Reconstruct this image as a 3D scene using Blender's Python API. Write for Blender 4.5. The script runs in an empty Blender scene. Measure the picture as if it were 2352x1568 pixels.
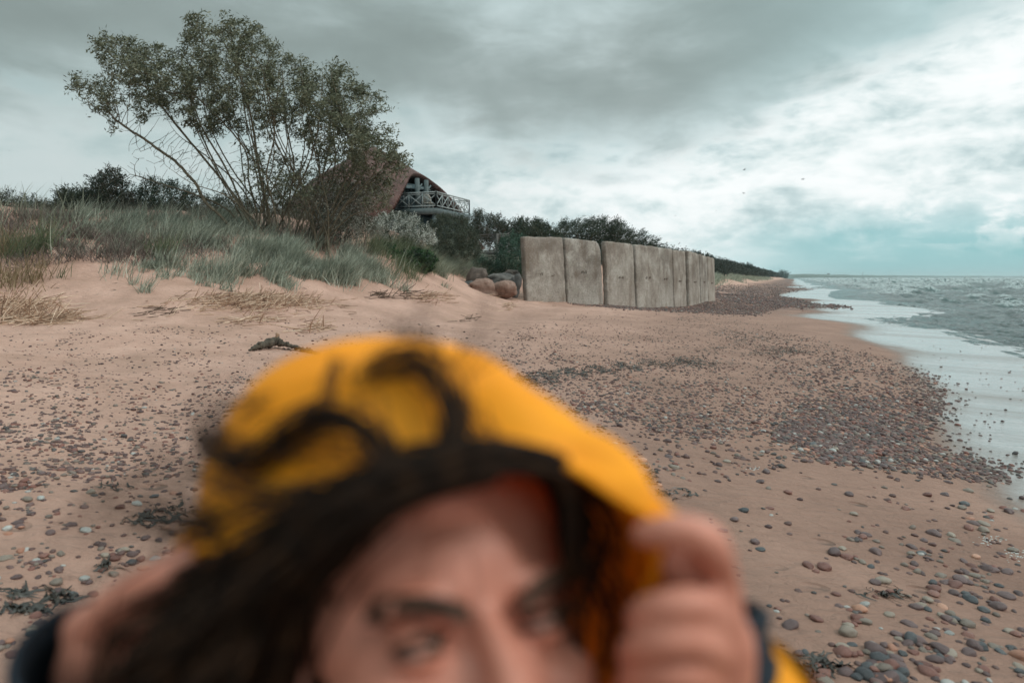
import bpy, bmesh, math, random
import numpy as np
from mathutils import Vector, Matrix, noise as mnoise
random.seed(7); rng = np.random.default_rng(7)
sc = bpy.context.scene; col = sc.collection
# ------------------------------------------------------------------ camera
CZ = 1.65; PITCH = math.atan(147/1568)
cam_d = bpy.data.cameras.new('camera'); cam = bpy.data.objects.new('camera', cam_d); col.objects.link(cam)
cam.location = (0, 0, CZ); cam.rotation_euler = (math.pi/2 - PITCH, 0, 0)
cam_d.lens = 24; cam_d.sensor_width = 36; cam_d.clip_start = 0.02; cam_d.clip_end = 20000
cam_d.dof.use_dof = True; cam_d.dof.focus_distance = 8.0; cam_d.dof.aperture_fstop = 2.3
sc.camera = cam
sc.view_settings.view_transform = 'Standard'; sc.view_settings.look = 'None'
sc.view_settings.exposure = 0.1; sc.view_settings.gamma = 1
# ------------------------------------------------------------------ sky
SUN_AZ = math.radians(108); SUN_EL = math.radians(42)      # azimuth measured from +Y towards +X
w = bpy.data.worlds.new('World'); sc.world = w; w.use_nodes = True
def sky():
    nt = w.node_tree; N = nt.nodes; L = nt.links; N.clear()
    def nd(t, **k):
        n = N.new(t)
        for a, b in k.items(): setattr(n, a, b)
        return n
    def put(s, v):
        if hasattr(v, 'links'): L.new(v, s)
        else: s.default_value = v
    def m(op, a, b=0.0, c=0.0, clamp=False):
        n = nd('ShaderNodeMath', operation=op, use_clamp=clamp)
        put(n.inputs[0], a); put(n.inputs[1], b)
        if op in ('MULTIPLY_ADD',): put(n.inputs[2], c)
        return n.outputs[0]
    def ss(v, lo, hi):
        n = nd('ShaderNodeMapRange', interpolation_type='SMOOTHSTEP'); put(n.inputs[0], v)
        n.inputs[1].default_value = lo; n.inputs[2].default_value = hi
        return n.outputs[0]
    def ramp(v, pts, interp='B_SPLINE'):
        n = nd('ShaderNodeValToRGB'); put(n.inputs[0], v); cr = n.color_ramp; cr.interpolation = interp
        while len(cr.elements) < len(pts): cr.elements.new(0.5)
        for e, (p, c) in zip(cr.elements, pts):
            e.position = p; e.color = (c, c, c, 1) if not isinstance(c, tuple) else (*c, 1)
        return n.outputs[0]
    def mix(f, a, b):
        n = nd('ShaderNodeMix', data_type='RGBA'); put(n.inputs[0], f); put(n.inputs[6], a); put(n.inputs[7], b)
        return n.outputs[2]
    tc = nd('ShaderNodeTexCoord'); sp = nd('ShaderNodeSeparateXYZ'); L.new(tc.outputs['Generated'], sp.inputs[0])
    x, y, z = sp.outputs
    az = m('ARCTAN2', x, y)
    hr = m('SQRT', m('ADD', m('MULTIPLY', x, x), m('MULTIPLY', y, y)))
    el = m('ARCTAN2', z, hr)
    azn = m('MULTIPLY_ADD', az, 0.5, 0.5)                     # +-1 rad -> 0..1
    # cloud-plane coordinates
    dz = m('ADD', m('MAXIMUM', z, 0.0), 0.16)
    cv = nd('ShaderNodeCombineXYZ'); put(cv.inputs[0], m('DIVIDE', x, dz)); put(cv.inputs[1], m('DIVIDE', y, dz)); put(cv.inputs[2], 3.7)
    def noise(vec, sc_, det=6, rough=.55, dist=0.0, off=(0,0,0), stretch=(1,1,1)):
        mp = nd('ShaderNodeMapping'); L.new(vec, mp.inputs[0]); mp.inputs[1].default_value = off; mp.inputs[3].default_value = stretch
        n = nd('ShaderNodeTexNoise'); L.new(mp.outputs[0], n.inputs['Vector'])
        n.inputs['Scale'].default_value = sc_; n.inputs['Detail'].default_value = det
        n.inputs['Roughness'].default_value = rough; n.inputs['Distortion'].default_value = dist
        return n.outputs[0]
    big = noise(cv.outputs[0], .55, 5, .5, .3, (1.3, 4.2, 0))
    med = noise(cv.outputs[0], 1.6, 8, .55, .5, (5.3, 1.2, 0))
    ang = nd('ShaderNodeCombineXYZ'); put(ang.inputs[0], az); put(ang.inputs[1], el); put(ang.inputs[2], 0.3)
    puff = noise(ang.outputs[0], 7.5, 7, .55, .3, (2, 0, 0), (1, 2.6, 1))
    soft = noise(ang.outputs[0], 3.2, 4, .5, .6, (7, 3, 0), (1, 1.5, 1))
    fine = noise(ang.outputs[0], 15, 9, .6, .2, (4, 9, 0), (1, 1.9, 1))
    # underside of the dark cloud bank: elevation of its lower edge by azimuth
    eb = ramp(azn, [(0.0,.16),(.17,.205),(.33,.205),(.44,.19),(.50,.150),(.60,.155),(.645,.180),(.70,.235),(.80,.30),(.90,.34),(1.0,.36)], 'B_SPLINE')
    dd = m('ADD', m('SUBTRACT', el, eb), m('MULTIPLY', m('SUBTRACT', puff, .5), .17))
    dd = m('ADD', dd, m('MULTIPLY', m('SUBTRACT', fine, .5), .05))
    bank = ss(dd, -.022, .040)
    # tone of bank
    bt = m('ADD', m('MULTIPLY', soft, .75), m('ADD', m('MULTIPLY', m('SUBTRACT', med, .5), .32), m('MULTIPLY_ADD', puff, .25, 0.0)))
    bankc = ramp(bt, [(0.34,(.24,.295,.29)),(.46,(.34,.42,.415)),(.56,(.48,.58,.585)),(.70,(.68,.79,.80))])
    bankc = mix(m('MULTIPLY', ss(el, .24, .42), .55), bankc, (.47,.58,.585,1))
    edge = m('MULTIPLY', ss(dd, .0, .10), m('SUBTRACT', 1.0, ss(dd, .10, .26)))
    bankc = mix(m('MULTIPLY', edge, .7), bankc, (.215,.26,.25,1))
    # light clouds underneath
    lt = m('ADD', m('MULTIPLY', puff, .60), m('MULTIPLY', fine, .40))
    lightc = ramp(lt, [(.33,(.38,.50,.52)),(.42,(.57,.69,.70)),(.49,(.78,.86,.86)),(.56,(.92,.955,.955)),(.70,(.98,.99,.99))])
    leftdim = m('SUBTRACT', 1.0, ss(az, -.35, .22))
    lightc = mix(m('MULTIPLY', leftdim, .72), lightc, (.40,.50,.50,1))
    # clear turquoise gaps low over the sea
    sk = nd('ShaderNodeTexSky', sky_type='NISHITA'); sk.sun_disc = False; sk.sun_elevation = SUN_EL; sk.sun_rotation = SUN_AZ
    skm = nd('ShaderNodeVectorMath', operation='MULTIPLY'); L.new(sk.outputs[0], skm.inputs[0]); skm.inputs[1].default_value = (.034,.062,.062)
    gapc = mix(.80, skm.outputs[0], (.31,.60,.64,1))
    gl = m('SUBTRACT', 1.0, ss(el, .03, .115))
    gm = m('MULTIPLY', ss(az, .28, .55), gl)
    gn = ss(m('ADD', m('SUBTRACT', .60, puff), m('MULTIPLY', m('SUBTRACT', .5, fine), .5)), -.02, .14)
    hz = m('MULTIPLY', m('SUBTRACT', 1.0, ss(m('ADD', el, m('MULTIPLY', m('SUBTRACT', puff, .5), .12)), .030, .085)), ss(az, .15, .5))
    gap = m('MAXIMUM', m('MULTIPLY', gm, gn), m('MULTIPLY', hz, .95))
    low = mix(gap, lightc, gapc)
    allc = mix(bank, low, bankc)
    tealr = m('MULTIPLY', ss(az, .15, .65), m('MULTIPLY', bank, .55))
    allc = mix(tealr, allc, (.42,.62,.64,1))
    # the overcast brightens towards the zenith and behind the viewer, as overcast skies do
    zb = m('ADD', 1.0, m('MULTIPLY', ss(el, .50, 1.1), 1.5))
    vm = nd('ShaderNodeVectorMath', operation='SCALE'); L.new(allc, vm.inputs[0]); put(vm.inputs['Scale'], zb)
    bg = nd('ShaderNodeBackground'); L.new(vm.outputs[0], bg.inputs[0]); bg.inputs[1].default_value = 1.0
    o = nd('ShaderNodeOutputWorld'); L.new(bg.outputs[0], o.inputs[0])
sky()
sun_d = bpy.data.lights.new('sun', 'SUN'); sun_d.energy = 1.7; sun_d.angle = math.radians(18); sun_d.color = (1.0, .95, .88)
sun = bpy.data.objects.new('sun', sun_d); col.objects.link(sun)
sdir = Vector((math.sin(SUN_AZ)*math.cos(SUN_EL), math.cos(SUN_AZ)*math.cos(SUN_EL), math.sin(SUN_EL)))
sun.rotation_euler = (-sdir).to_track_quat('-Z', 'Y').to_euler(); sun.location = (0,0,30)
# ------------------------------------------------------------------ helpers
CT, ST = math.cos(PITCH), math.sin(PITCH)
def P(px, py, d):
    """point seen at photo pixel (2352 wide) at depth d along the optical axis"""
    cx = (px-1176)/1568*d; cy = -(py-784)/1568*d
    return Vector((cx, d*CT + cy*ST, CZ + cy*CT - d*ST))
def proj(X, Y, Z):
    Z = Z - CZ; d = Y*CT - Z*ST; cy = Y*ST + Z*CT
    d = np.maximum(d, .01)
    return 1176 + X/d*1568, 784 - cy/d*1568, d
def tag(o, label=None, cat=None, group=None, kind=None):
    if label: o['label'] = label
    if cat: o['category'] = cat
    if group: o['group'] = group
    if kind: o['kind'] = kind
    return o
def empty(name, loc=(0,0,0), rz=0):
    o = bpy.data.objects.new(name, None); col.objects.link(o); o.location = loc; o.rotation_euler = (0,0,rz)
    o.empty_display_size = .1; return o
def mesh_np(name, V, F, mat, parent=None, smooth=False, attr=None):
    """V (n,3), F (m,k) int array or list of arrays with different k"""
    V = np.asarray(V, dtype=np.float32)
    Fs = F if isinstance(F, list) else [F]
    Fs = [np.asarray(f, dtype=np.int32) for f in Fs if len(f)]
    me = bpy.data.meshes.new(name)
    me.vertices.add(len(V)); me.vertices.foreach_set('co', V.ravel())
    idx = np.concatenate([f.ravel() for f in Fs]); tot = np.concatenate([np.full(len(f), f.shape[1], np.int32) for f in Fs])
    st = np.concatenate([[0], np.cumsum(tot)[:-1]]).astype(np.int32)
    me.loops.add(len(idx)); me.loops.foreach_set('vertex_index', idx)
    me.polygons.add(len(tot)); me.polygons.foreach_set('loop_start', st); me.polygons.foreach_set('loop_total', tot)
    if smooth: me.polygons.foreach_set('use_smooth', np.ones(len(tot), bool))
    me.update(calc_edges=True); me.validate()
    if attr is not None:
        for k, a in attr.items():
            at = me.attributes.new(k, 'FLOAT', 'POINT'); at.data.foreach_set('value', np.asarray(a, np.float32))
    o = bpy.data.objects.new(name, me); col.objects.link(o); o.parent = parent
    if mat: me.materials.append(mat)
    return o
class MB:
    """collects shapes, builds one mesh"""
    def __init__(s): s.V = []; s.F3 = []; s.F4 = []; s.n = 0
    def add(s, V, F):
        V = np.asarray(V, float).reshape(-1, 3)
        for f in F:
            (s.F3 if len(f) == 3 else s.F4).append([i+s.n for i in f])
        s.V.append(V); s.n += len(V)
    def addn(s, V, F):   # numpy faces
        F = np.asarray(F)
        (s.F3 if F.shape[1] == 3 else s.F4).extend((F+s.n).tolist()); s.V.append(np.asarray(V, float)); s.n += len(V)
    def box(s, c, size, M=None):
        sx, sy, sz = [a/2 for a in size]
        V = [Vector((x*sx, y*sy, z*sz)) for x in (-1,1) for y in (-1,1) for z in (-1,1)]
        if M is not None: V = [M @ v for v in V]
        V = [v + Vector(c) for v in V]
        s.add([tuple(v) for v in V], [(0,1,3,2),(4,6,7,5),(0,4,5,1),(2,3,7,6),(0,2,6,4),(1,5,7,3)])
    def bar(s, a, b, wd, ht=None):
        a = Vector(a); b = Vector(b); ht = ht or wd; d = b-a; L = d.length
        if L < 1e-6: return
        q = d.to_track_quat('X', 'Z').to_matrix(); s.box((a+b)/2, (L, wd, ht), q)
    def tube(s, pts, rad, n=6, cap=True):
        pts = [Vector(p) for p in pts]
        if not hasattr(rad, '__len__'): rad = [rad]*len(pts)
        up = None; rings = []
        for i, p in enumerate(pts):
            t = (pts[min(i+1, len(pts)-1)] - pts[max(i-1, 0)]).normalized()
            if up is None: up = t.orthogonal().normalized()
            up = (up - t*up.dot(t)); up = up.normalized() if up.length > 1e-6 else t.orthogonal().normalized()
            sd = t.cross(up)
            rings.append([p + (up*math.cos(2*math.pi*k/n) + sd*math.sin(2*math.pi*k/n))*rad[i] for k in range(n)])
        V = [tuple(v) for r in rings for v in r]; F = []
        for i in range(len(pts)-1):
            for k in range(n):
                F.append((i*n+k, i*n+(k+1)%n, (i+1)*n+(k+1)%n, (i+1)*n+k))
        if cap:
            V += [tuple(pts[0]), tuple(pts[-1])]; a = len(V)-2; b = a+1; e = (len(pts)-1)*n
            for k in range(n): F.append((a, (k+1)%n, k)); F.append((b, e+k, e+(k+1)%n))
        s.add(V, F)
    def build(s, name, mat, parent=None, smooth=False):
        fs = []
        if s.F3: fs.append(np.array(s.F3))
        if s.F4: fs.append(np.array(s.F4))
        return mesh_np(name, np.concatenate(s.V), fs, mat, parent, smooth)
def catmull(pts, n=8):
    pts = [Vector(p) for p in pts]; q = [pts[0]*2-pts[1]] + pts + [pts[-1]*2-pts[-2]]; out = []
    for i in range(1, len(q)-2):
        for k in range(n):
            t = k/n; a, b, c, d = q[i-1], q[i], q[i+1], q[i+2]
            out.append(.5*((2*b) + (c-a)*t + (2*a-5*b+4*c-d)*t*t + (3*b-a-3*c+d)*t**3))
    out.append(pts[-1]); return out
_perm = rng.permutation(4096)
def gn(x, y, seed=0):
    x = np.asarray(x, float); y = np.asarray(y, float)
    xi = np.floor(x).astype(np.int64); yi = np.floor(y).astype(np.int64); xf = x-xi; yf = y-yi
    def g(ix, iy, fx, fy):
        h = _perm[(ix*73 + _perm[(iy*57 + seed*131) & 4095]) & 4095]*(2*math.pi/4096)
        return np.cos(h)*fx + np.sin(h)*fy
    u = xf**3*(xf*(xf*6-15)+10); v = yf**3*(yf*(yf*6-15)+10)
    a = g(xi, yi, xf, yf); b = g(xi+1, yi, xf-1, yf); c = g(xi, yi+1, xf, yf-1); d = g(xi+1, yi+1, xf-1, yf-1)
    return ((a+(b-a)*u) + ((c+(d-c)*u)-(a+(b-a)*u))*v)*1.5
def fbm(x, y, oct=4, seed=0, gain=.5):
    s = 0; a = 1
    for k in range(oct): s = s + a*gn(x, y, seed+k*7); x = x*2.03+3.1; y = y*2.03-1.7; a *= gain
    return s
def sstep(a, b, x): t = np.clip((x-a)/(b-a), 0, 1); return t*t*(3-2*t)
def inpoly(poly, x, y):
    x = np.asarray(x); y = np.asarray(y); r = np.zeros(x.shape, bool); n = len(poly)
    for i in range(n):
        x0, y0 = poly[i]; x1, y1 = poly[(i+1) % n]
        c = ((y0 > y) != (y1 > y)); xx = (x1-x0)*(y-y0)/((y1-y0) if y1 != y0 else 1e-9) + x0
        r ^= (c & (x < xx))
    return r
# ------------------------------------------------------------------ materials
class NT:
    def __init__(s, name):
        s.m = bpy.data.materials.new(name); s.m.use_nodes = True; s.nt = s.m.node_tree; s.N = s.nt.nodes; s.L = s.nt.links
        s.b = s.N['Principled BSDF']; s.out = s.N['Material Output']; s.tc = s.N.new('ShaderNodeTexCoord')
    def put(s, sock, v):
        if hasattr(v, 'links'): s.L.new(v, sock)
        elif isinstance(v, tuple) and len(v) == 3 and sock.type == 'RGBA': sock.default_value = (*v, 1)
        else: sock.default_value = v
    def math(s, op, a, b=0.0, c=0.0, clamp=False):
        n = s.N.new('ShaderNodeMath'); n.operation = op; n.use_clamp = clamp; s.put(n.inputs[0], a); s.put(n.inputs[1], b)
        if op == 'MULTIPLY_ADD': s.put(n.inputs[2], c)
        return n.outputs[0]
    def noise(s, scale, det=5, rough=.55, dist=0.0, vec=None, stretch=None, w=None):
        n = s.N.new('ShaderNodeTexNoise'); v = vec or s.tc.outputs['Object']
        if stretch:
            mp = s.N.new('ShaderNodeMapping'); s.L.new(v, mp.inputs[0]); mp.inputs[3].default_value = stretch; v = mp.outputs[0]
        s.L.new(v, n.inputs['Vector']); n.inputs['Scale'].default_value = scale; n.inputs['Detail'].default_value = det
        n.inputs['Roughness'].default_value = rough; n.inputs['Distortion'].default_value = dist; return n.outputs[0]
    def vor(s, scale, feature='F1', out=0, vec=None, stretch=None):
        n = s.N.new('ShaderNodeTexVoronoi'); n.feature = feature; v = vec or s.tc.outputs['Object']
        if stretch:
            mp = s.N.new('ShaderNodeMapping'); s.L.new(v, mp.inputs[0]); mp.inputs[3].default_value = stretch; v = mp.outputs[0]
        s.L.new(v, n.inputs['Vector']); n.inputs['Scale'].default_value = scale; return n.outputs[out]
    def ramp(s, v, pts, interp='LINEAR'):
        n = s.N.new('ShaderNodeValToRGB'); s.put(n.inputs[0], v); cr = n.color_ramp; cr.interpolation = interp
        while len(cr.elements) < len(pts): cr.elements.new(.5)
        for e, (p, c) in zip(cr.elements, pts): e.position = p; e.color = (*c, 1) if isinstance(c, tuple) else (c, c, c, 1)
        return n.outputs[0]
    def rng(s, v, a, b, c=0.0, d=1.0):
        n = s.N.new('ShaderNodeMapRange'); s.put(n.inputs[0], v)
        for i, k in enumerate((a, b, c, d)): n.inputs[i+1].default_value = k
        return n.outputs[0]
    def mix(s, f, a, b, mode='MIX'):
        n = s.N.new('ShaderNodeMix'); n.data_type = 'RGBA'; n.blend_type = mode; s.put(n.inputs[0], f); s.put(n.inputs[6], a); s.put(n.inputs[7], b); return n.outputs[2]
    def bump(s, h, dist, strength=1.0, nrm=None):
        n = s.N.new('ShaderNodeBump'); s.put(n.inputs['Height'], h); n.inputs['Distance'].default_value = dist; n.inputs['Strength'].default_value = strength
        if nrm: s.L.new(nrm, n.inputs['Normal'])
        return n.outputs[0]
    def attr(s, name):
        n = s.N.new('ShaderNodeAttribute'); n.attribute_name = name; return n.outputs['Fac']
    def island(s): return s.N.new('ShaderNodeNewGeometry').outputs['Random Per Island']
    def pos(s):
        g = s.N.new('ShaderNodeNewGeometry'); sp = s.N.new('ShaderNodeSeparateXYZ'); s.L.new(g.outputs['Position'], sp.inputs[0]); return sp.outputs
    def set(s, **k):
        for a, v in k.items(): s.put(s.b.inputs[a.replace('_', ' ')], v)
        return s.m
def simple(name, cols, rough=.7, scale=8, bump=.0, bscale=40, det=6, spec=.3, **kw):
    t = NT(name); n = t.noise(scale, det, .6); k = len(cols)
    c = t.ramp(n, [(.3+.4*i/max(k-1, 1), cc) for i, cc in enumerate(cols)]) if k > 1 else cols[0]
    t.set(Base_Color=c, Roughness=rough)
    t.b.inputs['Specular IOR Level'].default_value = spec
    if bump: t.put(t.b.inputs['Normal'], t.bump(t.noise(bscale, 6, .6), bump))
    for a, v in kw.items(): t.put(t.b.inputs[a.replace('_', ' ')], v)
    return t.m
def leafmat(name, cols, rough=.6, trans=.25, spec=.3):
    t = NT(name); r = t.island(); n = t.noise(1.3, 3)
    f = t.math('ADD', t.math('MULTIPLY', r, .6), t.math('MULTIPLY', n, .4)); k = len(cols)
    c = t.ramp(f, [(.12+.76*i/(k-1), cc) for i, cc in enumerate(cols)])
    t.set(Base_Color=c, Roughness=rough); t.b.inputs['Specular IOR Level'].default_value = spec
    if trans:
        tr = t.N.new('ShaderNodeBsdfTranslucent'); t.L.new(c, tr.inputs[0]); mx = t.N.new('ShaderNodeMixShader'); mx.inputs[0].default_value = trans
        t.L.new(t.b.outputs[0], mx.inputs[1]); t.L.new(tr.outputs[0], mx.inputs[2]); t.L.new(mx.outputs[0], t.out.inputs[0])
    return t.m
# ------------------------------------------------------------------ the ground
A = math.atan(.41); SA, CA = math.sin(A), math.cos(A)        # the coast runs 22 degrees right of the view
def su(x, y): return x*SA + y*CA, -x*CA + y*SA                # along, landward
SEA_Z = -.455
def hitz(px, py, z):
    d0 = P(px, py, 1.0) - Vector((0,0,CZ)); return P(px, py, (z-CZ)/d0.z)
shore_px = [(1860,728),(1980,770),(2100,830),(2185,890),(2178,960),(2200,1040),(2352,1140)]
tab = []
for px, py in shore_px:
    p = hitz(px, py, -.38); tab.append(su(p.x, p.y))
tab = sorted(tab) 
tab = [(-300,-3.5),(-20,-3.5),(-2,-3.3)] + tab + [(45,-1.6),(49,-3.2),(54,-3.2),(57,-2.9),(61,-1.6),(65,-2.6),(69,-2.6),(74,.6),(84,.9),(100,0),(112,-.6),(131,-3.2),(140,-1.6),(152,.9),(165,.4),(185,-2.8),(215,0.3),(250,-1.5),(300,0),(400,-1),(4000,0)]
tab = np.array(tab)
prof = np.array([(-5000,-30),(-200,-8),(-30,-2.2),(-10,-1.1),(-4.5,-.46),(0,-.38),(3,-.2),(7,.12),(11,.5),(14,1.3),(19,2.5),(30,3.3),(60,3.9),(400,5),(5000,8)], float)
def far_h(x, y):
    s, u = su(x, y); us = np.interp(s, tab[:,0], tab[:,1])
    return np.interp(u-us, prof[:,0], prof[:,1])
ctl = [(0,0,0),(1,0,-.03),(-1,0,.14),(-2,0,.30),(-4,0,.62),(0,-4,0),(-4,-4,.6),(3,-3,-.25),(0,2,.02),(0,4,.08),(2,3,-.03),(4,0,-.38),(3,2,-.13),
       (12,3,-.75),(20,5,-1.2),(30,15,-1.5),(30,30,-1.2),(45,50,-1.5),(-9,0,1.5),(-9,5,1.4),(-14,0,2.8),(-16,8,3.3),(-20,14,4),(-30,20,4.2),(-26,30,4.5),
       (6,50,2.3),(-2,42,3.1),(3,42,2.4),(12,60,2.3),(-10,45,4.2),(-20,50,4.6),(-6,33,3.7),(-14,30,4.2),(-12,24,3.8)]
cpx = [(0,1100,4.0),(0,900,6.5),(0,800,9.5),(0,750,11.5),(0,700,13.5),(0,660,14.5),(0,615,15.5),(0,580,17),(0,520,19),
 (400,860,8),(400,780,11),(400,720,13.5),(400,660,15.5),(400,615,17),(400,575,18.5),(400,545,20.5),
 (200,860,7.4),(200,740,12.4),(200,650,15.2),(200,600,16.6),(200,560,18),
 (700,860,9),(700,780,12),(700,720,15),(700,690,17),(700,645,18.5),(700,600,20),(700,558,21.5),
 (950,740,16),(950,700,19.5),(950,660,22.5),(950,630,24),(950,590,27),(950,545,38),
 (1100,720,22),(1100,690,26),(1100,668,30),(1100,645,34),(1100,615,38),(1100,595,42),
 (1205,690,31),(1300,695,32.3),(1382,699,34.5),(1449,702,37),(1542,701,42),(1629,690,50.6),(1176,705,26),
 (1300,705,26),(1300,740,19),(1176,760,16),(1176,800,12.5),(1176,900,8.3),
 (1500,715,29),(1500,740,22.5),(1500,800,14.5),(1500,900,9),(1500,1100,5.2),(1500,1400,3.3),
 (1700,720,31),(1700,760,21),(1700,850,12),(1700,1000,7.2),(1700,1400,3.45),
 (1850,740,28),(1950,800,18),(2000,900,11.3),(2050,1000,8.1),(2100,1200,5.15),(2200,1400,3.7),(2352,1500,3.3)]
for c in cpx: p = P(*c); ctl.append((p.x, p.y, p.z))
for px, py in shore_px: p = hitz(px, py, -.38); ctl.append((p.x, p.y, -.38))
for px, py, z in [(2352,900,-.43),(2352,1000,-.41),(2352,800,-.47),(2200,770,-.47),(2060,745,-.47),(2000,731,-.47),(2352,840,-.45),(2200,850,-.42),(2100,790,-.42)]:
    p = hitz(px, py, z); ctl.append((p.x, p.y, z))
ctl += [(17,42.8,-.27),(18.5,45.5,-.29),(15.5,41,-.18),(19.3,44.3,-.34),(19,48,-.25)]
for _y in (58,66,75,85):
    for _k in (-.5,-.2,.1,.25,.36,.42,.5,.6): ctl.append((_k*_y, _y, float(far_h(np.array([_k*_y]), np.array([_y]))[0])))
ctl = np.array(ctl); C2 = ctl[:, :2]
def tpsk(r2): return np.where(r2 > 1e-9, .5*r2*np.log(np.maximum(r2, 1e-9)), 0)
def _fit():
    n = len(ctl); r2 = ((C2[:,None]-C2[None])**2).sum(-1); K = tpsk(r2) + np.eye(n)*.6
    Q = np.c_[np.ones(n), C2]; M = np.zeros((n+3, n+3)); M[:n,:n] = K; M[:n,n:] = Q; M[n:,:n] = Q.T
    b = np.zeros(n+3); b[:n] = ctl[:,2] - far_h(C2[:,0], C2[:,1]); return np.linalg.solve(M, b)
TW = _fit()
def height(x, y, fine=True):
    x = np.asarray(x, float); y = np.asarray(y, float); sh = x.shape; xf = x.ravel(); yf = y.ravel()
    base = far_h(xf, yf); r = np.hypot(xf, yf); fade = 1 - sstep(55, 85, r); res = np.zeros_like(base)
    idx = np.nonzero(fade > 0)[0]
    for k in range(0, len(idx), 40000):
        i = idx[k:k+40000]; r2 = (xf[i,None]-C2[None,:,0])**2 + (yf[i,None]-C2[None,:,1])**2
        res[i] = tpsk(r2) @ TW[:-3] + TW[-3] + TW[-2]*xf[i] + TW[-1]*yf[i]
    z = base + res*fade
    if fine:
        dry = sstep(.05, .5, z)
        z = z + dry*(.05*fbm(xf*.45, yf*.45, 3, 3) + .024*fbm(xf*2.2, yf*2.6, 4, 5)) + (1-dry)*.006*fbm(xf*1.3, yf*2.2, 3, 9)
        z = z + sstep(1.3, 2.4, z)*.14*fbm(xf*.5, yf*.5, 3, 12)
    return z.reshape(sh)
def H(x, y): return float(height(np.array([x]), np.array([y]))[0])
def G(px, py, lo=1.5, hi=140):
    """ground point seen at a photo pixel"""
    ds = np.exp(np.linspace(math.log(lo), math.log(hi), 500)); d0 = P(px, py, 1.0) - Vector((0,0,CZ))
    X = d0.x*ds; Y = d0.y*ds; Z = CZ + d0.z*ds; h = height(X, Y); k = np.nonzero(Z < h)[0]
    i = k[0] if len(k) else len(ds)-1
    return Vector((X[i], Y[i], h[i]))
def fan(rs, th):
    R, T = np.meshgrid(rs, th, indexing='ij'); return R*np.sin(T), R*np.cos(T)
def gridfaces(n, m, wrap=False):
    i, j = np.meshgrid(np.arange(n-1), np.arange(m if wrap else m-1), indexing='ij'); j2 = (j+1) % m
    return np.stack([i*m+j, (i+1)*m+j, (i+1)*m+j2, i*m+j2], -1).reshape(-1, 4)
def build_sand():
    rs = np.exp(np.linspace(math.log(.25), math.log(900), 620))
    th = np.r_[np.linspace(-.75, .75, 760), np.linspace(.75, 2*math.pi-.75, 200)[1:-1]]
    X, Y = fan(rs, th); Z = height(X, Y)
    V = np.stack([X, Y, Z], -1).reshape(-1, 3); F = gridfaces(len(rs), len(th), True)
    c = len(V); V = np.r_[V, [[0, 0, Z[0].mean()]]]; m = len(th)
    F3 = np.array([[c, j, (j+1) % m] for j in range(m)])
    V = V.astype(np.float32)
    t = NT('beach_sand'); px, py, pz = t.pos()
    obj_v = t.N.new('ShaderNodeNewGeometry').outputs['Position']
    n1 = t.noise(.8, 6, .6, .3, obj_v); n2 = t.noise(9, 7, .65, 0, obj_v); n3 = t.noise(220, 3, .7, 0, obj_v)
    nb = t.noise(.35, 4, .5, .4, obj_v, (.6, 1.6, 1))
    zz = t.math('ADD', pz, t.math('MULTIPLY', t.math('SUBTRACT', nb, .5), .35))
    dry = t.rng(zz, .10, .55)
    dryc = t.ramp(n1, [(.3,(.37,.218,.160)),(.5,(.46,.272,.208)),(.7,(.55,.335,.262))])
    damp = t.ramp(n1, [(.3,(.225,.126,.093)),(.55,(.29,.166,.123)),(.75,(.355,.208,.157))])
    c1 = t.mix(dry, damp, dryc)
    c1 = t.mix(t.rng(n2, .62, .8, 0, .35), c1, (.25,.17,.13))
    sh_ = t.attr('shingle'); shn = t.noise(2.2, 9, .75, .3, obj_v, (.5, 1.6, 1)); c1 = t.mix(t.math('MULTIPLY', sh_, t.rng(shn, .28, .50)), c1, t.mix(n2, (.075,.045,.040), (.19,.12,.10)))
    deb = t.noise(3.4, 8, .72, .8, obj_v, (.7, 1.8, 1)); c1 = t.mix(t.math('MULTIPLY', t.rng(deb, .60, .68), .55), c1, (.16,.09,.065))
    c1 = t.mix(t.math('MULTIPLY', t.math('SUBTRACT', n3, .5, clamp=True), 1.3), c1, (.16,.11,.09))
    # wet: below a slightly wavy level
    wn = t.noise(.9, 5, .6, .5, obj_v, (1.6, .5, 1))
    wz = t.math('ADD', pz, t.math('MULTIPLY', t.math('SUBTRACT', wn, .5), .055))
    wet = t.rng(wz, -.30, -.375)
    n = wet.node; n.interpolation_type = 'SMOOTHSTEP'
    wetc = t.mix(t.rng(n2, .3, .7), (.155,.105,.082), (.205,.142,.112))
    cc = t.mix(wet, c1, wetc)
    film = t.rng(wz, -.338, -.405); film.node.interpolation_type = 'SMOOTHSTEP'
    cb = t.N.new('ShaderNodeCombineXYZ'); t.put(cb.inputs[0], t.math('MULTIPLY', t.attr('sv'), 4.0)); t.put(cb.inputs[1], t.math('MULTIPLY', t.attr('uv'), 2.6)); stk = t.noise(1.0, 8, .68, .35, cb.outputs[0])
    film0 = film; film = t.math('MULTIPLY', film, t.math('SUBTRACT', 1.0, t.math('MULTIPLY', t.rng(stk, .50, .64), .62)))
    cc = t.mix(film, cc, (.20,.185,.17)); fs = t.noise(16, 6, .8, .5, obj_v, (1, 1.6, 1)); fsp = t.math('MULTIPLY', t.rng(fs, .60, .66), t.rng(t.noise(.55, 4, .6, 0, obj_v), .50, .60)); cc = t.mix(t.math('MULTIPLY', t.math('MULTIPLY', fsp, film0), .8), cc, (.10,.09,.085)); film = t.math('MULTIPLY', film, t.math('SUBTRACT', 1.0, t.math('MULTIPLY', fsp, .6)))
    rough = t.math('ADD', t.math('MULTIPLY', t.math('SUBTRACT', 1.0, wet), .55), .30)
    streak = t.noise(2.2, 6, .6, .4, obj_v, (.9, 3.6, 1))
    h = t.math('ADD', t.math('MULTIPLY', n2, .6), t.math('MULTIPLY', n3, .12))
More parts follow.
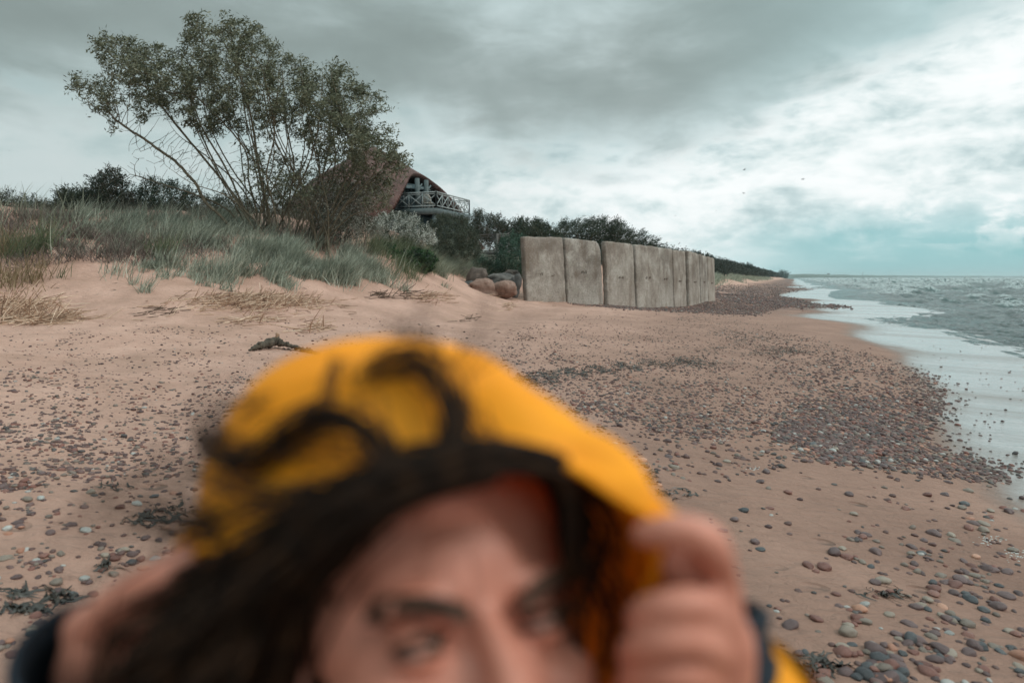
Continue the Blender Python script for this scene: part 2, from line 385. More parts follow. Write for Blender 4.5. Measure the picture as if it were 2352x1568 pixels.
    rip = t.noise(5, 5, .55, .6, obj_v, (1.0, 2.4, 1))
    h = t.math('ADD', h, t.math('MULTIPLY', rip, 1.3)); foot = t.vor(2.6, vec=obj_v, stretch=(1,1.5,.3)); h = t.math('SUBTRACT', h, t.math('MULTIPLY', t.rng(foot, .22, .08), t.rng(t.noise(.6,3,.5,0,obj_v), .5, .58, 0, 1.6)))
    h = t.math('MULTIPLY', h, t.math('SUBTRACT', 1.0, t.math('MULTIPLY', film, .93)))
    nb_ = t.bump(h, .05)
    cn = t.bump(t.math('ADD', streak, t.math('MULTIPLY', rip, .5)), .016)
    t.set(Base_Color=cc, Roughness=rough)
    t.b.inputs['Specular IOR Level'].default_value = .35
    t.put(t.b.inputs['Normal'], nb_)
    t.put(t.b.inputs['Coat Weight'], film); t.b.inputs['Coat IOR'].default_value = 2.0; t.put(t.b.inputs['Coat Roughness'], t.math('MULTIPLY_ADD', streak, .22, .03))
    t.put(t.b.inputs['Coat Normal'], cn)
    s_, u_ = su(V[:,0], V[:,1]); uu = u_-np.interp(s_, tab[:,0], tab[:,1]); shg = sstep(36, 50, s_)*sstep(-3, .5, uu)*(1-sstep(4.5+2*gn(s_*.05, s_*0, 3), 10, uu))*np.clip(.85+.8*fbm(s_*.12, uu*.6, 3, 5), 0, 1)
    o = mesh_np('sand_beach', V, [F3, F], t.m, smooth=True, attr={'shingle': shg, 'sv': s_*.10, 'uv': uu}); tag(o, kind='structure')
build_sand()
# ------------------------------------------------------------------ the sea
def build_sea():
    rs = np.exp(np.linspace(math.log(7), math.log(9000), 1250)); th = np.linspace(math.radians(12), math.radians(75), 600)
    th2 = np.linspace(math.radians(75), math.radians(150), 60)[1:]; th = np.r_[th, th2]
    X, Y = fan(rs, th); s, u = su(X, Y); us = np.interp(s, tab[:,0], tab[:,1]); off = -(u-us)   # metres seaward
    R = np.hypot(X, Y)
    amp = sstep(4.0, 14, off)*(.5 + .5*sstep(12, 50, off))
    W = np.zeros_like(X); dx = np.zeros_like(X); dy = np.zeros_like(X)
    r_ = np.random.default_rng(3)
    for k in range(30):
        lam = 1.1*(1.125**k); ang = math.pi + A + .12 + r_.normal(0, .55)       # travelling shorewards
        kx, ky = -math.cos(ang-A+A), math.sin(ang)
        kk = 2*math.pi/lam; kx, ky = math.cos(ang)*kk, -math.sin(ang)*kk
        a = .023*lam**.78; ph = kx*X + ky*Y + r_.uniform(0, 6.28) + 1.2*fbm(X*.6/lam, Y*.6/lam, 2, 40+k)
        fade = np.clip(1.6 - R*.012/lam*.9, 0, 1)
        W += a*fade*((1-np.abs(np.sin(ph/2)))*1.5-.55) if k % 2 else a*fade*np.sin(ph)
    chop = .05*fbm(X*1.1, Y*1.1, 4, 77)*np.clip(1.3-R*.01, 0.15, 1)
    W = (W + chop)*amp*1.25 + .085*fbm(s*.55+.3*gn(X,Y,3), off*1.9, 4, 63)*sstep(1.2, 6, off)*np.clip(1.3-R*.012, .2, 1)
    # three lines of small breakers, parallel to the shore
    br = np.zeros_like(X); foamb = np.zeros_like(X)
    for d0, hgt, wd, sd in ((6.2,.22,.55,1),(13,.32,.9,2),(24,.45,1.2,3),(41,.55,1.6,4)):
        cc = d0 + 2.2*gn(s*.045, s*0+sd*9.1, sd) + .6*gn(s*.2, s*0+sd*3.3, sd+5)
        on = sstep(-.05, .3, gn(s*.028+sd*5.2, s*0+sd, sd+9))
        q = (off-cc)/wd; prf = np.where(q < 0, np.exp(-(q*1.9)**2), np.exp(-(q*.8)**2))
        br = np.maximum(br, hgt*on*prf*(.75+.5*fbm(s*1.4, off*1.4, 3, sd)))
        foamb = np.maximum(foamb, on*np.exp(-((q+.25)*1.0)**2))
    W = W + br
    surf = SEA_Z - .012 + W
    Z = np.where(off < 2.0, SEA_Z - .012 + W*sstep(.8, 2.0, off), surf)
    foam = sstep(.34, .75, fbm(X*.9, Y*.9, 4, 55) + 1.6*np.clip(W/(.30+.0*R), -1, 1) - .62 - .35*sstep(60, 260, R))*sstep(5, 12, off)
    foam = np.maximum(foam, foamb*sstep(-.35, .35, fbm(X*2.2, Y*2.2, 4, 91)))
    hgt = height(X[R < 90], Y[R < 90], False); depth = np.full(X.shape, 5.0); depth[R < 90] = Z[R < 90] - hgt
    foam = np.maximum(foam, (1-sstep(.0, .02, np.abs(depth-.004)))*.75*sstep(-.3,.3,gn(X*1.4,Y*1.4,5)))
    V = np.stack([X, Y, Z], -1).reshape(-1, 3); F = gridfaces(len(rs), len(th))
    offv = off.ravel(); keep = (offv[F] > 0.6).any(1); F = F[keep][:, ::-1]
    used = np.zeros(len(V), bool); used[F.ravel()] = True; mp = np.cumsum(used)-1
    t = NT('sea_water'); g = t.N.new('ShaderNodeNewGeometry').outputs['Position']
    f = t.attr('foam'); n = t.noise(3.5, 8, .7, .4, g, (1.2, .6, 1)); n2 = t.noise(1.1, 6, .6, .6, g, (1.2, .5, 1))
    fo = t.math('MULTIPLY', f, t.rng(n, .42, .58)); 
    colr = t.ramp(n2, [(.3,(.028,.062,.058)),(.5,(.062,.115,.108)),(.7,(.12,.19,.178))])
    colr = t.mix(fo, colr, (.72,.78,.78))
    t.set(Base_Color=colr, Roughness=t.math('MULTIPLY_ADD', fo, .6, .13)); t.b.inputs['IOR'].default_value = 1.33
    h = t.math('ADD', t.math('MULTIPLY', n, .9), t.math('MULTIPLY', t.noise(1.2, 6, .65, .5, g, (1.4, .55, 1)), 1.4))
    t.put(t.b.inputs['Normal'], t.bump(h, .55))
    o = mesh_np('sea', V[used], mp[F], t.m, smooth=True, attr={'foam': foam.ravel()[used]}); tag(o, kind='structure')
build_sea()
# ------------------------------------------------------------------ concrete wall of upright slabs
def concrete_mat():
    t = NT('concrete'); g = t.N.new('ShaderNodeNewGeometry').outputs['Position']; o = t.tc.outputs['Object']
    a = t.noise(.9, 6, .6, .3, g); b = t.noise(14, 8, .7, 0, g); c = t.noise(60, 4, .7, 0, g)
    px, py, pz = t.pos()
    col = t.ramp(a, [(.36,(.155,.130,.112)),(.5,(.275,.240,.212)),(.62,(.43,.392,.352))])
    lo = t.rng(t.math('ADD', pz, t.math('MULTIPLY', t.math('SUBTRACT', a, .5), 1.4)), 1.7, .6)
    col = t.mix(t.math('MULTIPLY', lo, .5), col, (.46,.41,.37))
    gs = t.noise(1.6, 5, .6, 1.0, g); col = t.mix(t.rng(gs, .56, .75, 0, .4), col, (.25,.25,.19))
    sp = t.vor(9, vec=g); spm = t.math('MULTIPLY', t.rng(sp, .16, .09), t.rng(b, .5, .6)); col = t.mix(t.math('MULTIPLY', spm, .6), col, (.75,.71,.64))
    st = t.noise(2.2, 6, .65, .3, g, (1.0, 1.0, .4)); col = t.mix(t.rng(st, .48, .66, 0, .75), col, (.15,.11,.085))
    col = t.mix(t.rng(b, .48, .68, 0, .7), col, (.115,.092,.075)); col = t.mix(t.rng(b, .46, .30, 0, .45), col, (.50,.46,.41)); col = t.mix(t.rng(c, .55, .8, 0, .4), col, (.10,.085,.07))
    isl = t.N.new('ShaderNodeObjectInfo').outputs['Random']
    col = t.mix(t.math('MULTIPLY', isl, .3), col, (.27,.195,.15))
    t.set(Base_Color=col, Roughness=.92); t.b.inputs['Specular IOR Level'].default_value = .2
    t.put(t.b.inputs['Normal'], t.bump(t.math('ADD', b, t.math('MULTIPLY', c, .5)), .03)); return t.m
M_conc = concrete_mat(); M_rust = simple('rusty_iron', [(.05,.028,.018),(.09,.045,.028)], .8, 20)
bot = [1196,1290,1377,1445,1500,1537,1567,1594,1612,1629]
tops = [(545,547),(548,556),(555,562),(562,569),(569,573),(574,578),(576,585),(584,590),(589,594)]
pts = [Vector((( bot[0]-1176)/1568*31.0, 31.0))]; L_ = 2.62
for p in bot[1:]:
    k = (p-1176)/1568; a0 = pts[-1]; best = None
    for y in np.linspace(a0.y+.2, a0.y+2.62, 400):
        e = abs((Vector((k*y, y))-a0).length - L_)
        if best is None or e < best[0]: best = (e, y)
    pts.append(Vector((k*best[1], best[1])))
where = ['nearest slab of the wall, beside the boulders','second slab of the wall, its upper right corner rounded off','third slab of the wall, paler and greenish with a rounded corner',
 'fourth slab, dark stain below its loops, joined tightly to the next','fifth slab, tightly joined to the slab on its left','sixth slab, narrow and streaked with pale runs',
 'seventh slab, brown with a peaked top','eighth slab, pale front and dark left edge','last slab at the far end of the wall, beside the open beach']
for i in range(9):
    a, b = pts[i], pts[i+1]; d = (b-a).normalized(); n = Vector((d.y, -d.x)); th = .28
    a2 = a + d*.06; b2 = b - d*({1:.10,2:.10,3:.012}.get(i,.09))
    if i in (2, 3, 6, 7, 8): a2 = a2 + n*.14; b2 = b2 - n*.05
    def zt(py, q): return CZ + (637-py)/1568*q.y
    zl, zr = zt(tops[i][0], a), zt(tops[i][1], b); zb = min(H(a.x, a.y), H(b.x, b.y)) - .5
    root = empty('concrete_slab', (a2.x, a2.y, zb)); nu, nv = 40, 60; Lw = (b2-a2).length
    r_ = {1: .55, 2: .28, 6:.12}.get(i, .03)
    U = np.linspace(0, 1, nu+1); Vv = np.linspace(0, 1, nv+1); mb = MB()
    def outline(u, v):
        x = u*Lw; top = (zl + (zr-zl)*u) - zb + .03*gn(x*2.0+i*7, i*3.1, 4) + .015*gn(x*9.0+i*7, i*3.1, 8)
        q = np.clip((x-(Lw-r_))/r_, 0, 1); top = top - r_*(1-np.sqrt(1-np.clip(q,0,.98)**2))*1.1
        q2 = np.clip((.07-x)/.07, 0, 1); top = top - .02*q2*q2
        z = v*top; ed = 0.03*fbm(z*2.5+i*9, i*1.7+z*0, 3, 6)
        x = x + ed*np.where(u > .5, (u-.5)*2, 0) - 0.025*fbm(z*3+i*5, i+z*0, 3, 16)*np.where(u < .5, (.5-u)*2, 0)
        return x, z
    UU, VV = np.meshgrid(U, Vv, indexing='ij'); X, Z = outline(UU, VV)
    rough_ = .012*fbm(X*1.7+i*11, Z*1.7, 4, 31); edgef = np.minimum(np.minimum(UU, 1-UU)*Lw, 10)
    front = th/2 + rough_ - .022*np.exp(-edgef/.03) - .02*np.exp(-(1-VV)*3/.03)
    back = -th/2 - rough_ + .02*np.exp(-edgef/.03)
    leanx = .20*(1-VV)
    def W(X, Yn, Z): return np.stack([X*d.x + Yn*n.x + leanx, X*d.y + Yn*n.y, Z], -1).reshape(-1, 3)
    F = gridfaces(nu+1, nv+1); nV = (nu+1)*(nv+1)
    Vt = np.r_[W(X, front, Z), W(X, back, Z)]; FF = [F, F[:, ::-1]+nV]
    idx = np.arange(nV).reshape(nu+1, nv+1)
    for line in (idx[0,:], idx[-1,::-1], idx[::-1,0], idx[:,-1]):
        FF.append(np.stack([line[:-1], line[1:], line[1:]+nV, line[:-1]+nV], -1))
    o = mesh_np('slab', Vt, np.concatenate(FF), M_conc, root)
    o.data.update(); bm = bmesh.new(); bm.from_mesh(o.data); bmesh.ops.recalc_face_normals(bm, faces=bm.faces); bm.to_mesh(o.data); bm.free()
    tag(root, 'weathered grey concrete ' + where[i], 'concrete slab', 'concrete slabs standing in a curved sea wall')
    # bent iron lifting loops
    zc = CZ + (637-[632,627,640,640,643,648,650,650,652][i])/1568*(a.y+b.y)/2 - zb
    offs = [.42,.70] if i == 0 else [.44,.56]; hw = .09 if i else .1
    for q, uo in enumerate(offs):
        m_ = MB(); x0 = uo*Lw; lean = .07*random.uniform(-1,1)
        if i == 0 and q == 1: pl = [(x0-.18,th/2,zc-.05),(x0-.1,th/2+.07,zc-.06),(x0,th/2+.09,zc-.02),(x0+.12,th/2+.08,zc+.01),(x0+.2,th/2,zc+.02)]
        else: pl = [(x0-hw*.6,th/2-.02,zc-.08),(x0-hw*.5+lean,th/2+.10,zc+.05),(x0+lean,th/2+.13,zc+.10),(x0+hw*.6+lean,th/2+.10,zc+.04),(x0+hw*.5,th/2-.02,zc-.1)]
        m_.tube([(p_[0]*d.x+p_[1]*n.x, p_[0]*d.y+p_[1]*n.y, p_[2]) for p_ in catmull(pl, 5)], .013, 6)
        m_.build('lifting_loop', M_rust, root, True)
# ------------------------------------------------------------------ the house with the tiled bell roof
HO = Vector((P(1002,477,46.0).x, P(1002,477,46.0).y, 0)); HZ = P(1002,477,46).z          # near corner of the balcony deck
hs = Vector((P(1078,500,51.2).x, P(1078,500,51.2).y, 0)) - HO; BL = hs.length; hs.normalize(); ht = Vector((hs.y, -hs.x, 0))   # along the facade, seaward
def hp(s, t, z): return HO + hs*s + ht*t + Vector((0,0,z))
def house():
    g0 = H(HO.x-5, HO.y+4)
    root = empty('beach_house', hp(2.6, -6, g0-.3)); tag(root, 'dark house on the dune with a brown bell-shaped tiled roof and balcony', 'house')
    off = -root.location
    def R(v): return Vector(v) + off
    M_roof = NT('roof_tiles'); t = M_roof; g = t.N.new('ShaderNodeNewGeometry').outputs['Position']; px, py, pz = t.pos()
    rows = t.math('FRACT', t.math('MULTIPLY', pz, 5.0)); a = t.noise(1.2, 5, .6, 0, g); b = t.noise(9, 6, .7, 0, g)
    c = t.ramp(t.math('ADD', t.math('MULTIPLY', a, .5), t.math('MULTIPLY', b, .5)), [(.35,(.050,.022,.018)),(.5,(.085,.036,.028)),(.66,(.14,.062,.048))])
    t.set(Base_Color=c, Roughness=.75); t.put(t.b.inputs['Normal'], t.bump(t.math('ADD', t.math('MULTIPLY', rows, 1.0), b), .05))
    M_wood = simple('grey_blue_wood', [(.06,.078,.08),(.11,.13,.13)], .7, 6, .004); M_rail = simple('pale_grey_rail', [(.24,.27,.27),(.34,.37,.37)], .7, 6)
    M_dark = simple('dark_teal_boarding', [(.018,.034,.040),(.032,.055,.062)], .6, 5)
    M_glass = simple('dark_glass', [(.02,.03,.035)], .08, 5, spec=.6)
    M_white = simple('white_paint', [(.6,.62,.62),(.7,.72,.72)], .5, 5)
    # roof hull: a rounded bell, cut open by an arch above the balcony
    C0 = P(860, 477, 51.0); c0 = Vector((C0.x, C0.y, HZ))
    pr = np.array([(-1.0,7.0),(-.3,6.85),(.45,6.45),(1.0,5.85),(1.8,5.05),(2.7,3.95),(3.6,2.45),(4.3,1.3),(4.8,.45),(4.95,.02)])
    nU, nV = 300, 110; ph = np.radians(np.linspace(-180, 180, nU, endpoint=False)); zz = np.linspace(-1.0, 4.95, nV+1)
    PH, ZZ = np.meshgrid(ph, zz, indexing='ij'); RR = np.interp(ZZ, pr[:,0], pr[:,1])
    kq = np.ones(9)/9; RR = np.apply_along_axis(lambda q: np.convolve(np.pad(q, 4, 'edge'), kq, 'valid'), 1, RR)
    pd = np.degrees(PH); htop = 2.65 - 3.3*(np.abs(pd-61)/42)**2.3
    el_ = np.exp(-((pd-64)/34)**4)*np.exp(-((ZZ-htop)/.55)**2)*.16
    def ring(r, z): return np.stack([c0.x+off.x+r*np.sin(PH)*1.0, c0.y+off.y-r*np.cos(PH), z+HZ+off.z], -1).reshape(-1, 3)
    V1 = ring(RR+el_, ZZ); V2 = ring(np.maximum(RR-.36, .01), ZZ-.30)
    m = nV+1; i, j = np.meshgrid(np.arange(nU), np.arange(nV), indexing='ij'); i2 = (i+1) % nU
    F = np.stack([i*m+j, i2*m+j, i2*m+j+1, i*m+j+1], -1).reshape(-1, 4); hit = ((ZZ < htop) & (np.abs(pd-61) < 60)).ravel(); F = F[~hit[F].any(1)]
    n0 = nU*m; FF = [F, F[:, ::-1]+n0]; ed = {}
    for f in F:
        for a_, b_ in ((f[0],f[1]),(f[1],f[2]),(f[2],f[3]),(f[3],f[0])): ed[(a_, b_)] = 1
    FF.append(np.array([[b_, a_, a_+n0, b_+n0] for a_, b_ in ed if (b_, a_) not in ed]))
    ro = mesh_np('roof', np.r_[V1, V2], np.concatenate(FF), t.m, root, True)
    def arc(name, mat, p0, p1, r0, r1, z0, z1, th=.15, n=40):
        mb = MB(); ring_ = []
        for k in range(n+1):
            a_ = math.radians(p0+(p1-p0)*k/n); ring_.append([(c0.x+off.x+r*math.sin(a_), c0.y+off.y-r*math.cos(a_), HZ+off.z+z) for r, z in ((r0,z0),(r1,z1),(r1-th,z1),(r0-th,z0))])
        V = [q for r in ring_ for q in r]; F_ = [(k*4+e, k*4+(e+1)%4, (k+1)*4+(e+1)%4, (k+1)*4+e) for k in range(n) for e in range(4)] + [(0,1,2,3),(n*4,n*4+1,n*4+2,n*4+3)]
        mb.add(V, F_); return mb.build(name, mat, root)
    arc('upper_wall', M_dark, -10, 150, 4.3, 4.1, -.3, 1.9); arc('lower_wall', M_dark, -180, 180, 6.1, 6.1, g0-.5-HZ, -.55); arc('ceiling', M_dark, 0, 140, 5.0, .2, 1.45, 1.75)
    arc('lower_roof', t.m, 95, 175, 6.9, 8.3, -.75, -2.5, .2); arc('fascia', M_wood, -60, 18, 6.95, 7.0, -1.35, -1.12, .1)
    def quadbox(name, mat, s_, t_, z_, par=root):
        mb = MB(); c = R(hp(sum(s_)/2, sum(t_)/2, sum(z_)/2)); M = Matrix((hs, ht, Vector((0,0,1)))).transposed()
        mb.box(c, (s_[1]-s_[0], t_[1]-t_[0], z_[1]-z_[0]), M); return mb.build(name, mat, par)
    for k, a_ in enumerate((40, 62, 84)):
        w_ = arc('window', M_wood, a_-8, a_+8, 4.36, 4.34, 0, 1.75, .1, 6)
        for b0, b1 in ((a_-7,a_-.8),(a_+.8,a_+7)): p_ = arc('pane', M_glass, b0, b1, 4.40, 4.38, .1, 1.65, .05, 3); p_.parent = w_
    w_ = arc('window', M_wood, 2, 16, 6.2, 6.2, -2.0, -1.4, .1, 6); p_ = arc('pane', M_glass, 3, 15, 6.24, 6.24, -1.95, -1.45, .06, 6); p_.parent = w_
    # deck
    M = Matrix((hs, ht, Vector((0,0,1)))).transposed()
    dk = quadbox('balcony_deck', M_wood, (0, BL), (-3.6, 0), (HZ-.28, HZ))
    quadbox('deck_beam', M_wood, (-.03, BL+.03), (-.12, .04), (HZ-.42, HZ-.02), dk)
    quadbox('deck_beam', M_wood, (-.06, .1), (-3.3, 0), (HZ-.42, HZ-.02), dk)
    for s_, t_ in ((.15,-.2),(.15,-2.3),(BL-.2,-.2),(BL*.5,-.2)):
        quadbox('post', M_wood, (s_-.12, s_+.12), (t_-.12, t_+.12), (g0-.6, HZ-.42))
    for s_, t_ in ((.55,-1.7),(1.5,-1.5)): quadbox('post', M_wood, (s_-.12, s_+.12), (t_-.12, t_+.12), (HZ, HZ+2.1))
    mbw = MB(); 
    for (s_, t_, z0) in ((.55,-1.7,1.3),(1.5,-1.5,1.3)): mbw.bar(R(hp(s_, t_, HZ+z0)), R(hp(s_+.7, t_, HZ+z0+.5)), .08)
    mbw.build('brace', M_wood, root)
    # railings: posts, rails and crosses
    def railing(p0, p1, n, par=root, hgt=1.05, mat=M_rail, w0=.07, name='railing'):
        mb = MB(); d = (p1-p0)/n
        for k in range(n+1): q = p0+d*k; mb.bar(q, q+Vector((0,0,hgt+.02)), .09 if k in (0, n) else .055)
        mb.bar(p0+Vector((0,0,hgt)), p1+Vector((0,0,hgt)), .10, .07); mb.bar(p0+Vector((0,0,.14)), p1+Vector((0,0,.14)), .06)
        mb.bar(p0+Vector((0,0,hgt-.12)), p1+Vector((0,0,hgt-.12)), .045)
        for k in range(n):
            a_, b_ = p0+d*k, p0+d*(k+1); mb.bar(a_+Vector((0,0,.16)), b_+Vector((0,0,hgt-.14)), .045); mb.bar(a_+Vector((0,0,hgt-.14)), b_+Vector((0,0,.16)), .04)
        return mb.build(name, mat, par)
    railing(R(hp(0, 0, HZ)), R(hp(BL, 0, HZ)), 6); railing(R(hp(0, 0, HZ)), R(hp(-0, -3.1, HZ)), 3); railing(R(hp(BL, 0, HZ)), R(hp(BL, -2.4, HZ)), 2)
    # wicker chair on the balcony
    ch = empty('balcony_chair', hp(.9, -1.0, HZ)); mb = MB(); pts_ = []
    for k in range(13):
        a_ = math.pi*(k/12); mb.tube([(math.cos(a_)*.30, .25, .42), (math.cos(a_)*.36, .28+.03, .42+.55*math.sin(a_)+.02)], .012, 5)
    mb.tube([(math.cos(math.pi*k/16)*.37, .30, .42+.57*math.sin(math.pi*k/16)) for k in range(17)], .025, 6); M_wick = simple('pale_wicker', [(.50,.44,.38),(.62,.56,.5)], .7, 30)
    mb.build('backrest', M_wick, ch); mb = MB(); mb.tube([(0,0,.38),(0,0,.44)], .34, 16); mb.build('seat', M_wick, ch)
    for a_ in (.8, 2.3, 3.9, 5.5): mb = MB(); mb.tube([(math.cos(a_)*.26, math.sin(a_)*.26, .39), (math.cos(a_)*.30, math.sin(a_)*.30, 0)], .02, 6); mb.build('leg', M_wick, ch)
    ch.rotation_euler.z = 2.7; tag(ch, 'small pale wicker chair with a round back on the balcony', 'chair')
    # stairs and landing to the right, below the house
    a_ = G(1150, 598, 30, 60); a_ = P(1148, 575, 40)
    st = empty('beach_stairs', (a_.x, a_.y, H(a_.x, a_.y))); tag(st, 'weathered wooden stairs with railed landing in the bushes below the house', 'stairs')
    so = -st.location; q0 = P(1098, 580, 41.5); q1 = P(1142, 582, 38.5); q2 = P(1168, 577, 42)
    M_old = simple('old_wood', [(.06,.055,.05),(.12,.11,.10)], .8, 8); M_pal = simple('bleached_wood', [(.40,.38,.35),(.5,.48,.44)], .8, 8)
    def post(p): mb = MB(); mb.bar(p+so+Vector((0,0,-1.6)), p+so+Vector((0,0,1.12)), .14); mb.build('post', M_old, st)
    for q in (q0, q1, q2): post(q)
    mb = MB(); mb.bar(q0+so, q1+so, .12, .16); mb.bar(q1+so, q2+so, .12, .16)
    nn = Vector((.2, 1.2, 0))
    for k in range(9): f = k/8; p_ = q0.lerp(q1, f); mb.bar(p_+so+Vector((0,0,.05)), p_+nn+so+Vector((0,0,.05)), .15, .04)
    mb.build('landing', M_old, st)
    railing(q0+so, q1+so, 1, st, 1.05, M_old); railing(q1+so, q2+so, 1, st, 1.05, M_old)
    e0 = P(1118, 590, 39.8); e1 = P(1146, 590, 38.9); dv = P(1128, 622, 37)-P(1118, 590, 39.8); 
    for k in range(7):
        f = k/7; mb = MB(); mb.bar(e0+dv*f+so, e1+dv*f+so, .26, .05); mb.build('step', M_old, st)
    mb = MB(); mb.bar(P(1143,585,38.6)+so, P(1152,622,37)+so, .06, .12); mb.build('handrail', M_pal, st)
house()
# ------------------------------------------------------------------ boulders
def rock_mesh(name, c, size, rz, seed, mat, parent=None, flat=.5, sub=4, amp=.18):
    bm = bmesh.new(); bmesh.ops.create_icosphere(bm, subdivisions=sub, radius=1)
    for v in bm.verts:
        p = v.co.copy(); p = Vector([math.copysign(abs(q)**.8, q) for q in p]); k = 1 + amp*1.7*mnoise.noise(p*1.1+Vector((seed*3.7,0,0))) + amp*.6*mnoise.noise(p*2.6+Vector((seed,5,0))) + amp*.1*mnoise.noise(p*9+Vector((seed,5,0)))
        p = p*k; v.co = Vector((p.x*size[0], p.y*size[1], p.z*size[2]))
    me = bpy.data.meshes.new(name); bm.to_mesh(me); bm.free(); me.polygons.foreach_set('use_smooth', [True]*len(me.polygons))
    o = bpy.data.objects.new(name, me); col.objects.link(o); me.materials.append(mat); o.location = c; o.rotation_euler = (0,0,rz); o.parent = parent; return o
rk = {'brown': simple('brown_granite', [(.055,.040,.033),(.10,.075,.062),(.17,.13,.11)], .8, 5, .01, 30), 'red': simple('reddish_granite', [(.13,.075,.056),(.20,.12,.092),(.28,.18,.14)], .8, 6, .008, 40),
      'dark': simple('dark_rock', [(.045,.04,.037),(.09,.08,.072),(.16,.14,.125)], .8, 5, .02, 14), 'grey': simple('grey_rock', [(.05,.048,.046),(.10,.095,.09)], .8, 5, .01, 30)}
for px, py, d, wpx, hpx, m_, lab in [(1097,640,31,24,30,'brown','tall brown boulder leaning at the back of the heap by the wall'),
    (1109,658,29.5,33,22,'red','low wide reddish boulder at the front of the heap, half buried in sand'),
    (1160,661,29.5,27,20,'red','reddish boulder at the front of the heap nearest the wall'),
    (1146,642,31,34,16,'dark','long dark cracked boulder lying across the two reddish ones'),
    (1184,652,30.5,12,26,'grey','dark grey upright boulder wedged against the first wall slab'),
    (1080,656,30.5,22,13,'grey','low grey boulder at the left end of the heap'),
    (1058,627,33,22,16,'brown','brown boulder in the pale grass left of the heap'),
    (1176,632,32.5,18,14,'brown','brown boulder above the dark cracked one, under the bushes')]:
    p = P(px, py+hpx*.22, d); s_ = d/1568; rock = rock_mesh('boulder', p, (wpx*s_*1.05, wpx*s_*.8, hpx*s_*1.0), random.uniform(-.3,.3), px, rk[m_], amp=.22)
    tag(rock, lab, 'boulder', 'boulders heaped beside the wall')
# ------------------------------------------------------------------ birds
M_bird = simple('gull_grey', [(.05,.055,.065),(.09,.095,.105)], .8, 3)
def bird(px, py, d, roll, span, fold, lab):
    V = []; F = []; mb = MB(); c = P(px, py, d)
    mb.tube([(0,-.30,.0),(0,-.2,.01),(0,-.02,0),(0,.15,.01),(0,.23,.03),(0,.30,.02)], [.012,.04,.07,.05,.04,.005], 8)
    for sg in (-1, 1):
        sp_ = [(.04,.02,.02,.17),(.25,.05,.14,.16),(.45,.02,.13*fold+.05,.12),(.62,-.10,-.02*fold,.03)]; r_ = []
        for x, y, z, ch in sp_: x *= span; r_.append([(sg*x, y+ch*.5, z), (sg*x, y, z+.02), (sg*x, y-ch*.5, z), (sg*x, y, z-.01)])
        V = [q for r in r_ for q in r]; F = []
        for i in range(3):
            for k in range(4): F.append((i*4+k, i*4+(k+1)%4, (i+1)*4+(k+1)%4, (i+1)*4+k))
        F += [(0,1,2,3),(12,13,14,15)]; mb.add(V, F)
    o = mb.build('gull', M_bird); o.location = c; o.rotation_euler = (.25, roll, .5); tag(o, lab, 'bird', 'gulls flying over the beach')
bird(1710, 390, 140, -.45, .85, .8, 'dark gull banking in flight, highest of the gulls over the far beach')
bird(1844, 412, 140, -.2, 1.0, .6, 'dark gull with spread arched wings, nearest the sea')
bird(1708, 444, 150, 0, .85, .3, 'gull gliding with drooping wings just below the highest gull')
bird(1645, 484, 300, .1, .8, .3, 'tiny distant gull low in the sky right of the wall trees')
bird(1551, 496, 300, .2, .9, .3, 'tiny distant gull directly above the wall')
bird(22, 347, 200, .3, .8, .3, 'tiny distant gull at the far left above the dune')
# ------------------------------------------------------------------ the far shore
def far():
    X = np.linspace(-1500, 9000, 1400); prof_ = 9 + 5*gn(X*.004, X*0, 1) + 3.0*gn(X*.02, X*0, 2) + 1.6*gn(X*.09, X*0, 3)
    fade = 1.3 - sstep(2500, 8000, X)*.6; hz_ = np.maximum(prof_*fade, 1.2)+1; Y = np.interp(X, [-1500,900,1600,2600,4500,9000], [1000,2300,3300,4600,6200,8800]) + 60*gn(X*.003, X*0, 8)
    X2 = X
    V = []; 
    for k, (dy, f) in enumerate(((0,-.3),(0,.55),(30,.95),(120,1.0),(600,.7))): V.append(np.stack([X2, Y+dy, hz_*f + (0 if k else -2)], -1))
    V = np.stack(V, 1).reshape(-1, 3); t = simple('far_forest', [(.045,.06,.045),(.07,.09,.065)], .9, .01); o = mesh_np('far_coast', V, gridfaces(len(X), 5), t, smooth=False); tag(o, kind='structure')
    M = simple('far_steel', [(.12,.14,.14)], .6, 1)
    def at(px, d): p = P(px, 637, d); return Vector((p.x, p.y, 0))
    r = empty('water_tower', at(1903, 3900)); mb = MB(); mb.tube([(0,0,0),(0,0,18)], [2.2,1.8], 12); mb.build('stem', M, r); mb = MB(); mb.tube([(0,0,13),(0,0,22),(0,0,24.5),(0,0,25.5)], [1.8,8.5,9,3], 20); mb.build('tank', M, r)
    tag(r, 'funnel-shaped water tower standing above the far coast', 'water tower')
    mb = MB(); 
    for k in range(3):
        a = k*2.094; mb.tube([(2.2*math.cos(a),2.2*math.sin(a),0),(.4*math.cos(a),.4*math.sin(a),34)], .5, 4)
    for z in range(3, 34, 4):
        rr = 2.2-1.8*z/34; mb.tube([(rr*math.cos(k*2.094),rr*math.sin(k*2.094),z) for k in (0,1,2,0)], .3, 4)
    o = mb.build('radio_mast', M); o.location = at(1981, 4000); tag(o, 'thin lattice mast on the far coast right of the water tower', 'mast')
    mb = MB(); mb.tube([(0,0,0),(0,0,12),(0,0,13),(0,0,27)], [5.5,5.2,4,.3], 4); o = mb.build('steeple', M); o.location = at(1806, 2900); tag(o, 'tiny pointed steeple above the dark shore woods', 'steeple')
far()
